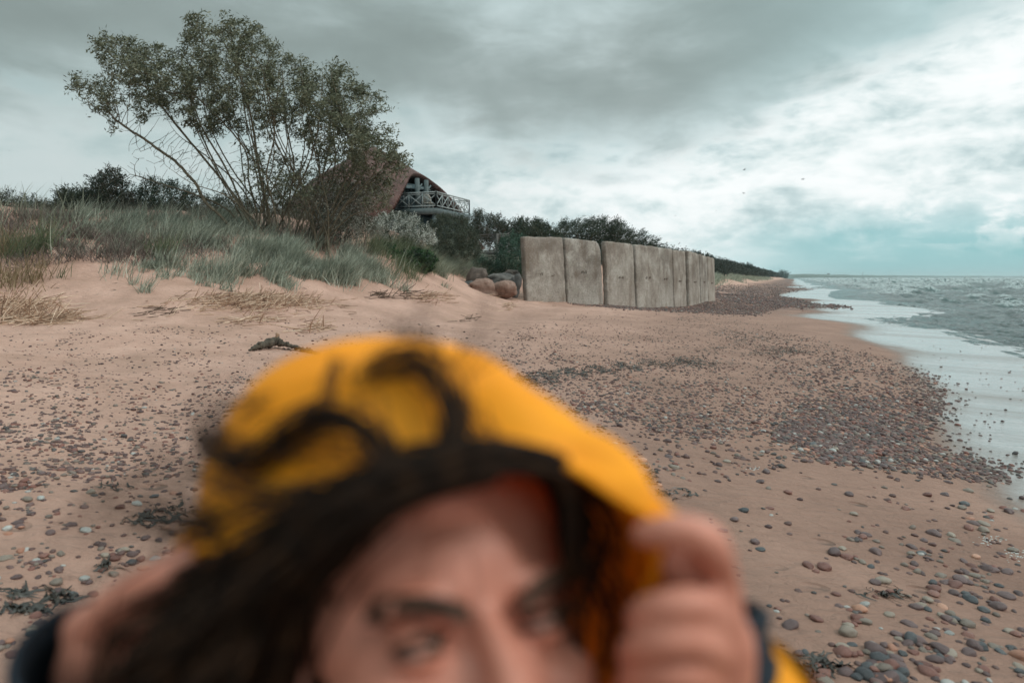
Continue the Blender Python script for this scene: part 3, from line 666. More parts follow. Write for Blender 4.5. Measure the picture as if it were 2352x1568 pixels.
# ------------------------------------------------------------------ foliage helpers
def rand_unit(n):
    v = rng.normal(size=(n,3)); return v/np.linalg.norm(v, axis=1)[:,None]
def leaf_mesh(name, C, L, Wd, mat, parent=None, direc=None, spread=1.0, fold=True):
    """narrow leaf quads (kite) at centres C; direc = preferred direction"""
    n = len(C); a = rand_unit(n)
    if direc is not None: a = a*spread + np.asarray(direc); a /= np.linalg.norm(a, axis=1)[:,None]
    b = np.cross(a, rand_unit(n)); b /= np.linalg.norm(b, axis=1)[:,None]; c = np.cross(a, b)
    L = np.asarray(L)*rng.uniform(.6, 1.35, n); Wd = np.asarray(Wd)*rng.uniform(.7, 1.3, n)
    base = C - a*L[:,None]*.5; tip = C + a*L[:,None]*.5 + c*L[:,None]*.12; m1 = C + b*Wd[:,None]*.5; m2 = C - b*Wd[:,None]*.5
    V = np.stack([base, m1, tip, m2], 1).reshape(-1, 3); F = np.arange(4*n).reshape(-1, 4)
    return mesh_np(name, V, F, mat, parent)
def pix_pts(poly, n, d0, dth, edge=60):
    """random points whose projection fills a polygon, with thickness growing away from the outline"""
    poly = np.array(poly, float); lo = poly.min(0); hi = poly.max(0); out = []
    while len(out) < n:
        q = rng.uniform(lo, hi, (n*2, 2)); q = q[inpoly(poly.tolist(), q[:,0], q[:,1])]; out.extend(q.tolist())
    q = np.array(out[:n]); dist = np.full(n, 1e9)
    for i in range(len(poly)):
        a, b = poly[i], poly[(i+1) % len(poly)]; ab = b-a; t = np.clip(((q-a)@ab)/(ab@ab+1e-9), 0, 1); dist = np.minimum(dist, np.linalg.norm(q-(a+t[:,None]*ab), axis=1))
    th = dth*np.sqrt(np.clip(dist/edge, 0.02, 1)); d = d0 + rng.uniform(-1, 1, n)*th
    cx = (q[:,0]-1176)/1568*d; cy = -(q[:,1]-784)/1568*d
    return np.stack([cx, d*CT+cy*ST, CZ+cy*CT-d*ST], -1), q
def tube_edges(A_, B_, ra, rb, n=5):
    d = B_-A_; d /= (np.linalg.norm(d, axis=1)[:,None]+1e-9); ref = np.where(np.abs(d[:,2:3]) > .9, [[1,0,0]], [[0,0,1]]); u = np.cross(d, ref); u /= np.linalg.norm(u, axis=1)[:,None]; v = np.cross(d, u)
    k = np.arange(n)*2*math.pi/n; cs = np.cos(k)[None,:,None]; sn = np.sin(k)[None,:,None]; off = u[:,None]*cs + v[:,None]*sn
    V = np.concatenate([A_[:,None]+off*ra[:,None,None], B_[:,None]+off*rb[:,None,None]], 1); m = len(A_)
    base = (np.arange(m)*2*n)[:,None]; i = np.arange(n)[None]; i2 = (i+1) % n
    F = np.stack([base+i, base+i2, base+n+i2, base+n+i], -1).reshape(-1, 4); return V.reshape(-1,3), F
def grow(seeds, attract, step, infl, kill, iters=90, bias=(0,0,0)):
    """space colonisation: seeds = list of polylines; returns nodes, parents"""
    N = []; Pn = []
    for pl in seeds:
        for k, p in enumerate(pl): N.append(p); Pn.append(len(N)-2 if k else -1)
    N = [np.array(p, float) for p in N]; Pn = list(Pn); At = attract.copy(); near = np.full(len(At), -1); nd = np.full(len(At), 1e9)
    def upd(i0):
        new = np.array(N[i0:]); 
        for k in range(0, len(new), 400):
            D = np.linalg.norm(At[:,None]-new[None,k:k+400], axis=2); j = D.argmin(1); dm = D[np.arange(len(At)), j]; b = dm < nd; nd[b] = dm[b]; near[b] = j[b]+i0+k
    upd(0); bias = np.array(bias)
    for it in range(iters):
        act = nd < infl
        if not act.any(): break
        ids = np.unique(near[act]); i0 = len(N); dirs = np.zeros((i0, 3)); dv = At[act]-np.array(N)[near[act]]; dv /= np.linalg.norm(dv, axis=1)[:,None]+1e-9; np.add.at(dirs, near[act], dv)
        for i in ids:
            d = dirs[i]; l = np.linalg.norm(d)
            if l < 1e-3: continue
            d = d/l + bias + rng.normal(0, .08, 3); d /= np.linalg.norm(d); N.append(N[i]+d*step); Pn.append(int(i))
        upd(i0); k = nd > kill; At = At[k]; nd = nd[k]; near = near[k]
        if len(At) == 0: break
    return np.array(N), np.array(Pn)
def radii(N, Pn, tip, power=2.35):
    r = np.zeros(len(N)); ch = np.zeros(len(N)); acc = np.zeros(len(N))
    for i in range(len(N)-1, -1, -1):
        r[i] = max(acc[i]**(1/power), tip)
        if Pn[i] >= 0: acc[Pn[i]] += r[i]**power
    return r
M_bark = simple('willow_bark', [(.070,.056,.038),(.125,.100,.068),(.19,.155,.11)], .9, 5, .01, 25)
M_twig = simple('twigs', [(.12,.10,.08),(.19,.16,.13)], .9, 3)
# ------------------------------------------------------------------ the big wind-blown willow
def willow():
    crown = [(140,205),(165,175),(205,195),(230,165),(200,120),(215,90),(240,78),(290,95),(330,98),(370,110),(420,140),(405,95),(420,40),(445,35),(480,50),(530,42),(590,60),(610,95),(650,130),(690,135),(720,165),(760,150),(790,155),(812,190),(850,210),(876,235),(885,290),(905,320),(940,370),(930,400),(900,430),(840,420),(760,430),(720,380),(690,330),(640,310),(600,330),(540,290),(480,330),(430,300),(400,300),(350,250),(330,300),(280,260),(250,310),(240,270),(180,250)]
    lower = [(280,330),(340,300),(420,330),(520,330),(620,340),(720,380),(780,430),(900,420),(900,470),(840,500),(780,540),(700,520),(640,480),(560,470),(480,460),(400,400),(300,380)]
    left = [(250,390),(300,370),(400,430),(500,470),(520,500),(420,480),(330,450),(270,420)]
    D0 = 21.6
    A1, _ = pix_pts(crown, 4300, D0, 2.6, 130); A2, _ = pix_pts(lower, 2000, D0, 1.7, 70); A3, _ = pix_pts(left, 260, D0, 1.0, 40)
    def pl(pts, d0, d1):
        n = len(pts); return [tuple(P(x, y, d0+(d1-d0)*k/(n-1))) for k, (x, y) in enumerate(pts)]
    st = [([(535,528),(500,490),(470,462),(452,425),(430,400),(402,370),(370,348),(330,318),(300,300),(262,272)],21.2,21.5),
     ([(590,535),(588,480),(572,420),(565,350),(520,290),(480,250),(430,200)],21.6,20.6),([(600,535),(560,440),(500,380),(450,340),(400,300),(370,240)],21.9,22.8),
     ([(622,540),(612,470),(600,420),(588,340),(575,260),(550,170),(520,110)],21.4,21.8),([(640,545),(628,470),(612,400),(630,310),(618,220),(600,150)],21.0,20.4),
     ([(650,545),(650,460),(668,380),(655,290),(650,220)],22,23),([(690,548),(700,470),(690,400),(700,320),(690,230)],21.3,20.8),
     ([(712,552),(735,470),(742,400),(758,330),(752,250),(740,200)],21.7,22.2),([(725,556),(765,470),(800,400),(828,330),(820,250)],21.3,21.2),
     ([(738,556),(790,480),(850,420),(885,380),(895,350)],21.5,21.0),([(745,556),(800,500),(850,480),(890,450)],21.2,20.6),([(560,532),(520,480),(455,450),(380,425),(300,400)],21.6,22)
     ,([(675,548),(690,500),(720,440),(770,360),(790,280),(790,210)],21.8,22.8),([(610,538),(580,500),(520,450),(440,420),(380,380)],21.0,20.2)]
    for k in range(30):
        x0 = random.uniform(575, 760); sl = random.uniform(-1, 1); x1 = x0 + sl*120; x2 = x1 + sl*70 - random.uniform(0, 60); x2 = min(x2, 760); yb = 538+(x0-600)*.1
        st.append(([(x0, yb),(x0*.6+x1*.4+random.uniform(-8,8), 470),(x1, 380),(x1*.4+x2*.6+random.uniform(-10,10), 290),(x2, random.uniform(150,230))], random.uniform(21,22.2), random.uniform(20.2,23.2)))
    seeds = []
    for pts_, a, b in st:
        p = catmull(pl(pts_, a, b), 7); g = H(p[0].x, p[0].y); p[0] = Vector((p[0].x, p[0].y, min(g-.15, p[0].z)))
        seeds.append([tuple(np.array(q)+rng.normal(0, .005, 3)) for q in p])
    N, Pn = grow(seeds, np.r_[A1, A2, A3], .17, 3.0, .26, 110, (.04,0,.03)); r = radii(N, Pn, .0055, 2.2)
    root = empty('willow_tree', (P(650,545,21.5).x, P(650,545,21.5).y, H(P(650,545,21.5).x, P(650,545,21.5).y)))
    tag(root, 'large many-stemmed willow bent by the wind, growing on the dune crest', 'tree'); ro = np.array(root.location)
    e = np.nonzero(Pn >= 0)[0]; A_ = N[Pn[e]]; B_ = N[e]; ra = np.minimum(r[Pn[e]], r[e]*1.4); rb = r[e]; thick = ra > .035
    rid = np.zeros(len(N), int)
    for i in range(len(N)): rid[i] = i if Pn[i] < 0 else rid[Pn[i]]
    for q in np.unique(rid):
        tk = thick & (rid[e] == q)
        if tk.any(): V, F = tube_edges(A_[tk]-ro, B_[tk]-ro, ra[tk], rb[tk], 8); mesh_np('trunk', V, F, M_bark, root, True)
    V, F = tube_edges(A_[~thick]-ro, B_[~thick]-ro, ra[~thick], rb[~thick], 4); mesh_np('branches', V, F, M_bark, root)
    px, py, d = proj(N[:,0], N[:,1], N[:,2]); py = py + 55*fbm(px*.012, py*.012, 3, 44) ; leafy = inpoly(crown, px, py) | (inpoly([(700,330),(960,330),(940,400),(900,440),(800,420)], px, py)) | ((py < 250))
    leafy &= (r < .02); dens = np.clip(.58 + 1.7*fbm(px*.024, py*.030, 3, 60), .05, 1.2); low_ = (py > 240) & (py < 480) & (px > 560) & (r < .011) & ~leafy; leafy |= low_; dens = np.where(low_, .30, dens)
    nc = np.nonzero(leafy)[0]; L = []
    for k in range(26):
        sel = nc[rng.random(len(nc)) < dens[nc]]; dirn = N[sel]-N[np.maximum(Pn[sel], 0)]; wv = rng.uniform(0,1,(len(sel),1)); L.append(N[sel] + dirn*rng.uniform(0,1.6,(len(sel),1)) + np.array([[.22,.03,.10]])*wv + rng.normal(0, .05, (len(sel),3)))
    L = np.concatenate(L) - ro; M_l = leafmat('willow_leaves', [(.035,.040,.022),(.075,.080,.043),(.14,.143,.085),(.28,.275,.195)], .5, .3, .4)
    leaf_mesh('foliage', L, .13, .036, M_l, root, (.55,.1,.25), .85)
    low = np.nonzero(inpoly([(640,420),(940,380),(930,440),(880,520),(760,545)], px, py) & (r < .012))[0]; L = np.concatenate([N[low]+rng.normal(0,.09,(len(low),3)) for k in range(4)])-ro
    leaf_mesh('grey_foliage', L, .08, .02, leafmat('grey_leaves', [(.12,.125,.10),(.2,.205,.17),(.3,.305,.26)], .6, .2), root, (.5,0,.3), .8)
    print('willow nodes', len(N), 'leaves', len(nc))
willow()
# ------------------------------------------------------------------ bushes and smaller trees
GR = {'silver': [(.12,.12,.10),(.28,.28,.24),(.52,.52,.47),(.72,.72,.66)], 'dark': [(.012,.020,.013),(.025,.036,.022),(.048,.060,.038)], 'blackgreen': [(.012,.022,.014),(.024,.042,.024),(.045,.07,.04)],
      'bush': [(.030,.038,.024),(.060,.070,.045),(.105,.115,.08)], 'green': [(.022,.055,.022),(.040,.095,.034),(.075,.145,.055)], 'brown': [(.035,.030,.022),(.07,.06,.042),(.12,.10,.075)], 'sea': [(.025,.060,.040),(.05,.10,.068),(.10,.17,.12)]}
LM = {k: leafmat('leaves_'+k, v, .55, .22) for k, v in GR.items()}
def shrub(name, cat, lab, poly, d, th, n, L, W, mats, group=None, direc=(.3,0,.3), spread=1.0, stems=60, clump=.16, edge=30, basepx=None, step=None, tuft=26):
    poly = np.array(poly, float); bx, by = basepx or (poly[:,0].mean(), poly[:,1].max()); p = P(bx, by, d); gz = H(p.x, p.y)
    root = empty(name, (p.x, p.y, min(gz, p.z))); tag(root, lab, cat, group); ro = np.array(root.location)
    A_, q = pix_pts(poly, stems*14, d, th, edge); sd = []
    for k in range(max(3, stems//8)):
        a = rng.uniform(0, 6.28); b0 = np.array([p.x+math.cos(a)*th*.3, p.y+math.sin(a)*th*.3, min(gz, p.z)-.1]); t_ = A_[rng.integers(len(A_))]; sd.append([tuple(b0 + (t_-b0)*f + rng.normal(0,.02,3)) for f in np.linspace(0,.5,5)])
    st_ = step or max(.12, th*.16); N, Pn = grow(sd, A_, st_, 6*th+3, st_*1.6, 60); r = radii(N, Pn, max(.006, d*.00022), 2.4)
    e = np.nonzero(Pn >= 0)[0]; V, F = tube_edges(N[Pn[e]]-ro, N[e]-ro, r[Pn[e]]*.9, r[e]*.9, 4); mesh_np('stem', V, F, M_twig if 'silver' in mats else M_bark, root)
    # leaves in little sprays round the twig ends plus the volume
    tips = np.r_[N[r < np.quantile(r, .75)], A_]; nt = max(8, n//tuft); cen = tips[rng.integers(len(tips), size=nt)]
    sp = rand_unit(nt); sp[:,2] = np.abs(sp[:,2])*.8; sp += np.array(direc)*1.2; sp /= np.linalg.norm(sp, axis=1)[:,None]
    lt = rng.uniform(0, 1, (nt, tuft)); pts = cen[:,None] + sp[:,None]*(lt[...,None]*clump*2.6) + rng.normal(0, clump*.42, (nt, tuft, 3))*(1-lt[...,None]*.55); pts = pts.reshape(-1,3)
    sd_ = np.repeat(sp, tuft, 0); ms = mats if isinstance(mats, list) else [mats]; pick = rng.integers(len(ms), size=nt).repeat(tuft)
    for k, m_ in enumerate(ms): s_ = pick == k; leaf_mesh('foliage', pts[s_]-ro, L, W, LM[m_], root, sd_[s_], .7)
    return root
g1 = 'dark shrubs on the dune behind the willow'
shrub('dune_shrub','shrub','dark evergreen shrub with a tall pointed top, left of the willow', [(215,505),(205,440),(222,405),(245,392),(268,405),(290,440),(310,505)], 25, 1.2, 11000, .09, .028, ['dark','dark','brown'], g1)
shrub('dune_shrub','shrub','dark spreading shrub at the far left end of the row behind the grass', [(128,500),(125,455),(150,440),(190,440),(225,450),(235,505)], 25.5, 1.2, 9000, .09, .028, ['dark','bush'], g1)
shrub('dune_shrub','shrub','low dark shrub between the pointed shrub and the leaning willow stem', [(290,510),(300,445),(340,420),(390,425),(440,445),(450,510)], 26, 1.4, 12000, .09, .028, ['dark','blackgreen'], g1)
shrub('dune_shrub','shrub','dark shrub directly under the leaning willow stem', [(430,515),(440,455),(490,460),(530,450),(580,470),(600,520)], 27, 1.4, 9000, .09, .028, ['dark','bush'], g1)
shrub('dune_shrub','shrub','low twiggy shrub on the dune crest at the left edge', [(-60,500),(-60,440),(0,450),(40,462),(80,470),(115,478),(140,510)], 23, 1.2, 9000, .07, .022, ['dark','bush','brown'], g1)
shrub('dune_shrub','shrub','dark tangled shrub behind the foot of the willow stems', [(590,530),(600,440),(660,400),(740,400),(800,440),(840,520),(760,550)], 27, 2.0, 15000, .09, .026, ['bush','brown','dark'], g1)
shrub('willow_bush','bush','grey twiggy bush at the right foot of the big willow', [(690,550),(720,470),(770,430),(830,420),(870,405),(880,430),(850,465),(845,500),(850,540),(790,560)], 23.0, 1.5, 13000, .085, .022, ['silver','bush','brown'], None, (.6,0,.3))
shrub('silver_bush','bush','silvery white bush in front of the house corner', [(840,530),(850,510),(880,500),(905,495),(940,500),(975,520),(1000,545),(1003,560),(950,572),(880,570)], 28, 1.4, 17000, .075, .026, ['silver','silver','bush'], None, (.2,0,.4), clump=.13)
shrub('round_bush','bush','large rounded dark green bush below the balcony', [(975,560),(985,520),(1010,500),(1045,498),(1075,512),(1095,540),(1105,575),(1100,600),(1040,595),(985,580)], 33, 2.0, 26000, .075, .024, ['bush','bush','dark'], None, (.1,0,.5), clump=.13, tuft=16)
shrub('green_bush','bush','bright green leafy bush among the grass below the silver bush', [(838,600),(842,570),(870,560),(905,572),(925,600),(915,628),(880,628),(850,615)], 25.5, 1.0, 12000, .07, .034, ['green','green','blackgreen'], None, clump=.1)
shrub('green_bush','bush','smaller green bush right of the bright green one', [(925,625),(925,590),(950,578),(985,585),(1000,605),(985,628),(950,634)], 25.5, .8, 8000, .07, .034, ['green','blackgreen'], None, clump=.1)
shrub('sea_bush','bush','blue-green bush between the stairs and the wall', [(1132,625),(1140,580),(1150,550),(1175,540),(1205,545),(1215,600),(1205,640),(1160,635)], 36, 1.8, 18000, .075, .03, ['sea','sea','blackgreen'], None, clump=.14)
shrub('sea_bush','bush','dark green bush hiding the left side of the stairs', [(1085,615),(1090,590),(1118,600),(1132,612),(1140,635),(1100,640)], 35.5, 1.0, 8000, .07, .03, ['sea','bush'], None, clump=.12)
g2 = 'trees on the dune behind the wall'
shrub('pine_tree','tree','brownish bushy pine right behind the end of the balcony', [(1085,545),(1085,500),(1098,492),(1115,505),(1130,510),(1140,500),(1155,515),(1175,530),(1180,560),(1120,560)], 58, 2.5, 14000, .16, .04, ['brown','bush','dark'], g2, (.1,0,.7), clump=.28)
shrub('leafy_tree','tree','small dark green tree between the brownish pine and the first slab', [(1180,560),(1175,520),(1190,512),(1215,520),(1230,515),(1250,522),(1275,540),(1290,560)], 56, 2.5, 14000, .15, .05, ['blackgreen','bush'], g2, (.1,0,.7), clump=.28)
gw = (.9,0,.25)
shrub('wind_blown_tree','tree','wind-swept tree rising above the second and third slabs', [(1275,560),(1270,535),(1285,512),(1315,508),(1345,508),(1380,506),(1400,520),(1400,575)], 60, 2.6, 16000, .17, .042, ['dark','blackgreen','bush'], g2, gw, clump=.32)
shrub('wind_blown_tree','tree','wind-swept tree above the third and fourth slabs', [(1385,580),(1390,515),(1410,512),(1430,520),(1450,545),(1455,580)], 60, 2.2, 9000, .17, .042, ['dark','bush'], g2, gw, clump=.32)
shrub('wind_blown_tree','tree','small thin tree with a pointed tip above the fourth slab', [(1450,585),(1455,545),(1470,535),(1485,555),(1500,545),(1515,572),(1520,585)], 62, 1.6, 4500, .16, .04, ['dark','blackgreen'], g2, gw, clump=.28)
g3 = 'pines on the dune beyond the wall'
shrub('pine_tree','tree','small dark pine top showing over the last slabs', [(1594,600),(1596,586),(1604,582),(1614,590),(1616,605)], 130, 1.6, 1800, .30, .085, ['dark'], g3, (.1,0,.7), clump=.3)
shrub('pine_tree','tree','dark ragged pine just right of the last slab', [(1612,625),(1615,598),(1622,588),(1636,596),(1645,612),(1648,635)], 150, 2.6, 4200, .36, .11, ['dark','blackgreen'], g3, (.1,0,.7), clump=.36)
shrub('pine_tree','tree','little pine poking above the dark shore wood', [(1708,626),(1712,614),(1718,610),(1724,616),(1732,628)], 270, 3.0, 1500, .6, .2, ['dark'], g3, (.1,0,.7), clump=.8)
shrub('round_tree','tree','round-topped tree at the far end of the shore wood', [(1782,640),(1786,631),(1796,627),(1805,632),(1810,641)], 1000, 9.0, 1500, 1.8, .7, ['blackgreen'], g3, (.1,0,.5), clump=3)
def wood():
    """the shore wood: one mass running away along the dune"""
    C = []; T = []
    n = 5200; s = 85*np.exp(rng.uniform(0, math.log(22), n)); wd = rng.uniform(0, 1, n)**1.3*30; us = np.interp(s, tab[:,0], tab[:,1])
    u = 15.5 + wd + 3*gn(s*.03, s*0, 3); u = u*np.clip(1-.0*s, .6, 1); x = s*SA - u*CA; y = s*CA + u*SA; ok = (y > 75); x, y, s, u, wd = x[ok], y[ok], s[ok], u[ok], wd[ok]
    z = height(x, y, False); hh = (2.0 + .16*wd)*(1+.35*gn(x*.12, y*.12, 7))*np.clip(s/130, .75, 1.4)
    pts = []; 
    for i in range(len(x)):
        m = 34 if s[i] < 220 else 16; rr = 1.3 if s[i] < 220 else 2.6
        q = rng.normal(0, 1, (m,3)); q /= np.linalg.norm(q, axis=1)[:,None]; q *= rng.uniform(.6, 1.05, (m,1)); pts.append(np.c_[x[i]+q[:,0]*rr, y[i]+q[:,1]*rr, z[i]+hh[i]*.55+q[:,2]*hh[i]*.5])
    pts = np.concatenate(pts); dist = np.hypot(pts[:,0], pts[:,1])
    L = dist*.0030; o = leaf_mesh('shore_wood', pts, L, L*.42, leafmat('wood_leaves', [(.012,.018,.012),(.024,.030,.020),(.046,.050,.036)], .7, .15), None, (.1,0,.6), 1.0)
    tag(o, 'dark low wood along the far dune, seen as one mass', 'wood', kind='stuff')
wood()
# ------------------------------------------------------------------ grass
def blades(name, base, hgt, wd, mat, lean=(.35,0,0), curl=.5, parent=None, segs=4, jit=.35):
    n = len(base); a = rng.uniform(0, 2*math.pi, n); side = np.stack([np.cos(a), np.sin(a), 0*a], -1)*(np.asarray(wd)*rng.uniform(.7,1.3,n))[:,None]*.5
    d = np.stack([rng.normal(lean[0], jit, n), rng.normal(lean[1], jit, n), np.ones(n)], -1); d /= np.linalg.norm(d, axis=1)[:,None]
    bend = np.stack([rng.normal(lean[0]*1.6, .45, n), rng.normal(lean[1]*1.6, .45, n), -rng.uniform(.0, .8, n)], -1)*curl; h = hgt*rng.uniform(.55, 1.2, n)*np.clip(.95+.9*gn(base[:,0]*1.3, base[:,1]*1.3, 17), .45, 1.5); V = []
    for k in range(segs+1):
        f = k/segs; c = base + d*(h*f)[:,None] + bend*(h*f*f*.6)[:,None]; ww = (1-f**1.6)*.95+.05; V += [c-side*ww, c+side*ww]
    V = np.stack(V, 1).reshape(-1,3); m = 2*(segs+1); b = (np.arange(n)*m)[:,None]; F = np.concatenate([np.stack([b[:,0]+2*k, b[:,0]+2*k+1, b[:,0]+2*k+3, b[:,0]+2*k+2], -1) for k in range(segs)])
    return mesh_np(name, V, F, mat, parent)
def zone(poly, n, area, clump=.0, keep=None, cl_sz=.12, per=14):
    x0, x1, y0, y1 = area; out = []; tot = 0
    while tot < n:
        x = rng.uniform(x0, x1, 60000); y = rng.uniform(y0, y1, 60000); z = height(x, y); px, py, d = proj(x, y, z); ok = inpoly(poly, px, py)
        if keep is not None: ok &= rng.random(len(x)) < keep(x, y, px, py)
        q = np.stack([x[ok], y[ok], z[ok]], -1); out.append(q); tot += len(q)*(per if clump else 1)
        if len(q) == 0: break
    q = np.concatenate(out)
    if clump:
        q = q[:n//per]; c = np.repeat(q, per, 0) + np.c_[rng.normal(0, cl_sz, (len(q)*per, 2)), np.zeros(len(q)*per)]; c[:,2] = height(c[:,0], c[:,1]); return c
    return q[:n]
def grassmat(name, cols): return leafmat(name, cols, .6, .25)
MG = {'lyme': grassmat('lyme_grass', [(.10,.115,.085),(.22,.24,.19),(.40,.42,.34),(.66,.66,.55)]), 'dull': grassmat('dull_grass', [(.065,.060,.048),(.16,.155,.122),(.34,.335,.275)]),
      'twig': grassmat('dead_stems', [(.065,.048,.043),(.16,.12,.105),(.38,.305,.27)]), 'pale': grassmat('pale_grass', [(.15,.165,.12),(.27,.29,.22),(.42,.43,.34)]), 'green': grassmat('green_grass', [(.06,.08,.04),(.13,.155,.085),(.22,.24,.15)]),
      'dry': grassmat('dry_grass', [(.16,.11,.06),(.27,.20,.12),(.38,.30,.19)])}
AL = (-38, 1, 10, 36)
crest = [(-1100,430),(-200,470),(100,480),(300,490),(560,520),(800,560),(900,570),(840,590),(700,585),(640,570),(560,580),(450,580),(330,600),(200,592),(80,592),(-200,600),(-1100,640)]
kp = lambda s_, t_, lo: (lambda x, y, px, py: np.clip(t_ + s_*fbm(x*.8, y*.8, 3, 33), lo, 1))
b = zone(crest, 36000, AL, 1, kp(1.2,.7,.1)); o = blades('crest_grass', b, .38, .019, MG['dull'], (.25,-.05)); tag(o, 'dull grey-green grass covering the dune crest', 'grass', kind='stuff')
b = zone([(-1000,470),(-200,480),(120,500),(420,540),(560,560),(520,600),(350,615),(180,600),(60,620),(-200,640),(-1000,670)], 40000, AL, 0, kp(1.3,.6,.05)); o = blades('dead_stems', b, .42, .018, MG['twig'], (.1,-.3), .9, jit=.8); tag(o, 'tangle of dark dead stems on the face of the dune', 'brush', kind='stuff')
b = zone([(250,465),(880,465),(880,570),(700,560),(560,530),(250,500)], 22000, (-24,-2,20,52), 1, None); o = blades('back_grass', b, .5, .016, MG['dull'], (.25,-.05)); tag(o, 'grey grass growing round and behind the foot of the willow', 'grass', kind='stuff')
b = zone([(180,500),(560,510),(600,560),(520,578),(350,560),(200,540)], 6500, AL, 1, kp(1.2,.7,.1)); o = blades('dune_grass', b, .55, .019, MG['lyme'], (.35,-.05)); tag(o, 'blue-green grass in front of the dark shrubs', 'grass', kind='stuff')
ly = [(560,590),(600,555),(720,570),(830,585),(860,600),(890,630),(885,650),(820,655),(740,645),(690,640),(620,655),(560,640)]
b = zone(ly, 9000, AL, 1, kp(2.2,.25,.0), .10); o = blades('lyme_grass', b, .56, .020, MG['lyme'], (.30,-.05)); tag(o, 'dense blue-green lyme grass on the dune slope below the willow', 'grass', kind='stuff')
b = zone([(420,600),(640,560),(720,600),(640,680),(520,675),(440,660),(300,640),(320,610)], 2600, AL, 1, kp(2.4,.0,.0), .07, 26); o = blades('sparse_grass', b, .58, .018, MG['lyme'], (.28,-.05)); tag(o, 'thin scattered blades of blue-green grass on bare sand', 'grass', kind='stuff')
b = zone([(840,560),(1000,570),(1010,620),(960,645),(880,650),(850,620)], 5500, (-12,0,18,34), 1, kp(1,.6,.1)); o = blades('slope_grass', b, .6, .014, MG['green'], (.3,-.05)); tag(o, 'long green grass around the green bushes', 'grass', kind='stuff')
b = zone([(985,600),(1000,570),(1060,580),(1110,610),(1190,625),(1190,640),(1140,640),(1060,640),(1030,625),(1000,630)], 12000, (-12,3,22,44), 1, kp(1,.7,.1), .15); o = blades('pale_grass', b, .72, .016, MG['pale'], (.45,-.05), .8); tag(o, 'pale silvery grass swept to the right above the boulders', 'grass', kind='stuff')
b = zone([(1090,590),(1200,600),(1200,640),(1100,640)], 5000, (-4,3,28,44), 1, None, .15); o = blades('hollow_grass', b, .6, .016, MG['lyme'], (.3,0)); tag(o, 'grey-green grass in the hollow below the stairs', 'grass', kind='stuff')
b = zone([(-100,470),(560,510),(880,560),(1000,580),(960,640),(860,650),(640,650),(560,600),(60,590)], 1300, (-24,-2,14,36)); o = blades('seed_stalks', b, .90, .024, MG['pale'], (.3,-.05), .5); tag(o, 'tall pale grass stalks with seed heads standing above the dune grass', 'grass', kind='stuff')
def farg():
    n = 16000; s = 70*np.exp(rng.uniform(0, math.log(6), n)); u = 12.0 + rng.normal(0,1,n)*1.2 + 1.6*gn(s*.09, s*0, 8)+1.2; x = s*SA-u*CA; y = s*CA+u*SA; z = height(x, y, False)
    d = np.hypot(x, y); o = blades('far_dune_grass', np.stack([x,y,z],-1), .75, .0008*d.mean()*.7, MG['pale'], (.3,0)); tag(o, 'pale grass fringe between the beach and the shore wood', 'grass', kind='stuff')
farg()
# separate tufts standing on the bare sand
def tuft(px, py, n, hgt, m_, lab, spread=.14, cur=.5, grp='grass tufts on the bare sand'):
    g = G(px, py, 5, 60); b = np.c_[rng.normal(0, spread, (n,2)), np.zeros(n)]; zz = height(b[:,0]+g.x, b[:,1]+g.y); b[:,2] = zz-g.z-.02
    o = blades('grass_tuft', b, hgt*1.25, .018, MG[m_], (.25,-.05), cur); o.location = g; tag(o, lab, 'grass tuft', grp)
T_ = [(500,640,220,.62,'lyme','tall thick blue-green tuft in the middle of the sandy slope',.16),(462,618,90,.45,'lyme','medium blue-green tuft between the dead stems and the tallest tuft',.14),(335,672,60,.42,'lyme','narrow blue-green tuft lowest on the open sand',.09),
 (305,655,28,.34,'lyme','small thin tuft just left of the lowest tuft',.05),(375,640,60,.40,'lyme','upright tuft right of and above the lowest tuft',.10),(270,630,70,.42,'lyme','loose tuft under the dark stems, left of centre',.18),
 (520,668,60,.38,'lyme','low tuft just below the tallest tuft',.10),(140,640,14,.40,'green','three long leaning blades alone on the sand',.08),(368,590,200,.55,'green','round olive-green tuft on the crest edge among the dead stems',.16),
 (60,585,260,.70,'green','big dark green tuft below the left end of the crest',.30),(5,588,160,.60,'dry','tawny green tuft cut by the left edge',.22),(35,648,330,.42,'dry','low rusty brown tuft on the sand at the left edge',.36),
 (925,668,60,.4,'lyme','small tuft at the right end of the lyme grass',.12),(1010,632,130,.55,'pale','pale bushy tuft left of the boulders',.16),(1022,660,30,.25,'pale','tiny tuft on the sand left of the boulders',.08),(780,655,120,.42,'lyme','tuft at the foot of the dense lyme grass',.2),
 (880,650,140,.48,'lyme','thick tuft in front of the bright green bush',.2),(665,665,60,.34,'lyme','low tuft just above the reed heap',.14)]
for t_ in T_: tuft(*t_)
